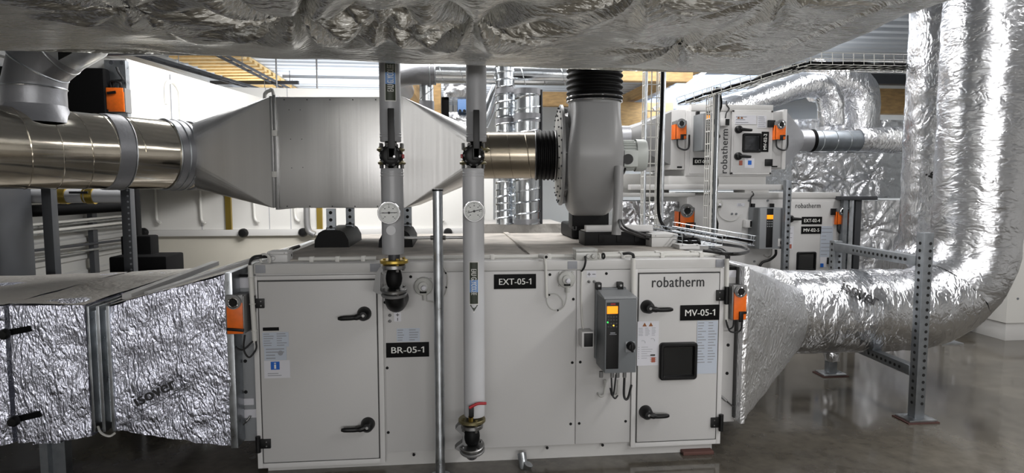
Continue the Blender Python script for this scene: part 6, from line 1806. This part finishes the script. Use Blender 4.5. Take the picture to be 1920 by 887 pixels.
# ================================================================== RACK AND PIPES AT THE LOWER LEFT
p = at(62, 420, 5.8)
MB().box(max(p.x - .6, -4.45), p.x, 5.0, 5.8, 0, at(30, 352, 5.0).z + .25, .006).build('equipment_cabinet', 'dark_steel', label='dark grey cabinet at the left edge under the spiral duct', cat='cabinet')
for px, Y, lab in ((90, 5.35, 'dark steel rack post beside the dark grey cabinet at the left'), (238, 5.7, 'dark perforated rack post left of the black stepped duct')):
    p = at(px, 430, Y); w_ = 16 / FPX * Y
    t = thing('rack_post', lab, 'post', (p.x, Y, 0)); s = MB().box(p.x - w_ / 2, p.x + w_ / 2, Y, Y + .08, 0, at(px, 300, Y).z, .003).build('upright', 'dark_steel', t)
    if px > 200: strut_holes(MB(), (p.x + w_ * .25, Y + .04, .7), (p.x + w_ * .25, Y + .04, 1.8), (0, -1, 0), .08, .05, .009).build('punched_pattern', 'strut', t, s)
m = MB(); q_ = rrect(244, 350, 266, 490, 6.6); m.box(q_[0], q_[1], 6.5, 6.6, q_[2] - .6, q_[3] + .4, .01)
q_ = rrect(244, 440, 299, 490, 6.6); m.box(q_[0], q_[1], 6.42, 6.6, q_[2] - .6, q_[3], .02); q_ = rrect(244, 473, 345, 490, 6.6); m.box(q_[0], q_[1], 6.2, 6.6, q_[2] - .6, q_[3], .02)
m.build('duct_connector', 'black_matt', label='black stepped duct standing left of the long white unit', cat='duct')
Yw = 5.9
wp = thing('water_pipe', 'white insulated pipe with brass valve fittings at the lower left under the spiral duct', 'pipe', at(150, 376, Yw))
a, b = at(30, 368, Yw), at(243, 367, Yw); rp = 11.5 / FPX * 6.3
MB().cyl(a, b, rp, seg=28).build('pipe_jacket', 'pipe_light', wp)
for px in (121, 172): 
    c = at(px, 367, Yw); MB().cyl(c - V((.03, 0, 0)), c + V((.03, 0, 0)), rp + .012, seg=24).cyl(c - V((.06, 0, 0)), c - V((.045, 0, 0)), rp + .004, seg=24).build('brass_fitting', 'brass', wp, label='brass valve fitting')
c0, c1 = at(130, 361, Yw - .07), at(165, 361, Yw - .07); MB().bar(c0, c1, .015, .02).build('valve_handle', 'dark_steel', wp)
bp = thing('water_pipe', 'black insulated pipe below the white pipe at the lower left', 'pipe', at(150, 392, Yw + .2))
MB().tube([at(30, 397, 5.9), at(120, 393, 6.1), at(250, 385, 6.4)], .055, 18).build('pipe_jacket', 'rubber', bp)
for k_, (y0, y1, r, mt) in enumerate(((422, 403, .012, 'conduit'), (427, 407, .012, 'galv'), (437, 415, .014, 'conduit'), (441, 421, .012, 'galv'), (471, 448, .012, 'dark_steel'), (485, 457, .012, 'galv'))):
    X = -4.36; a, b = atx(45, y0 + 1, X), atx(250, y1, X)
    names = ('topmost', 'second from the top', 'third from the top', 'fourth from the top', 'fifth from the top', 'lowest')
    MB().tube([a, b], r * 1.3, 8).build('wall_conduit', mt, label=f'{names[k_]} of six thin conduits along the corrugated wall at the lower left', cat='conduit', group='conduits on the corrugated wall')
p = atx(176, 440, -4.4); MB().box(-4.44, -4.38, p.y - .05, p.y + .05, 0, p.z + .6).build('wall_rail', 'dark_steel', label='upright dark clamp rail on the corrugated wall at the lower left', cat='rail')

# ================================================================== WHITE UNIT AT THE RIGHT EDGE
p = atz(1884, 640, 0)
ru = thing('air_handling_unit', 'white unit standing on the floor at the right edge of the picture', 'air handling unit', (p.x + 1.1, p.y + .4, 0))
MB().box(p.x, p.x + 2.2, p.y, p.y + .8, .19, 3.0, .006).build('casing', 'white_back', ru); MB().box(p.x + .02, p.x + 2.2, p.y + .02, p.y + .8, 0, .19, .003).build('base_frame', 'cap', ru)
for py in (300, 440, 560):
    c = at(1908, py, p.y); MB().cyl(c + V((0, -.006, 0)), c, .012, seg=8).build('bolt', 'vfd', ru)
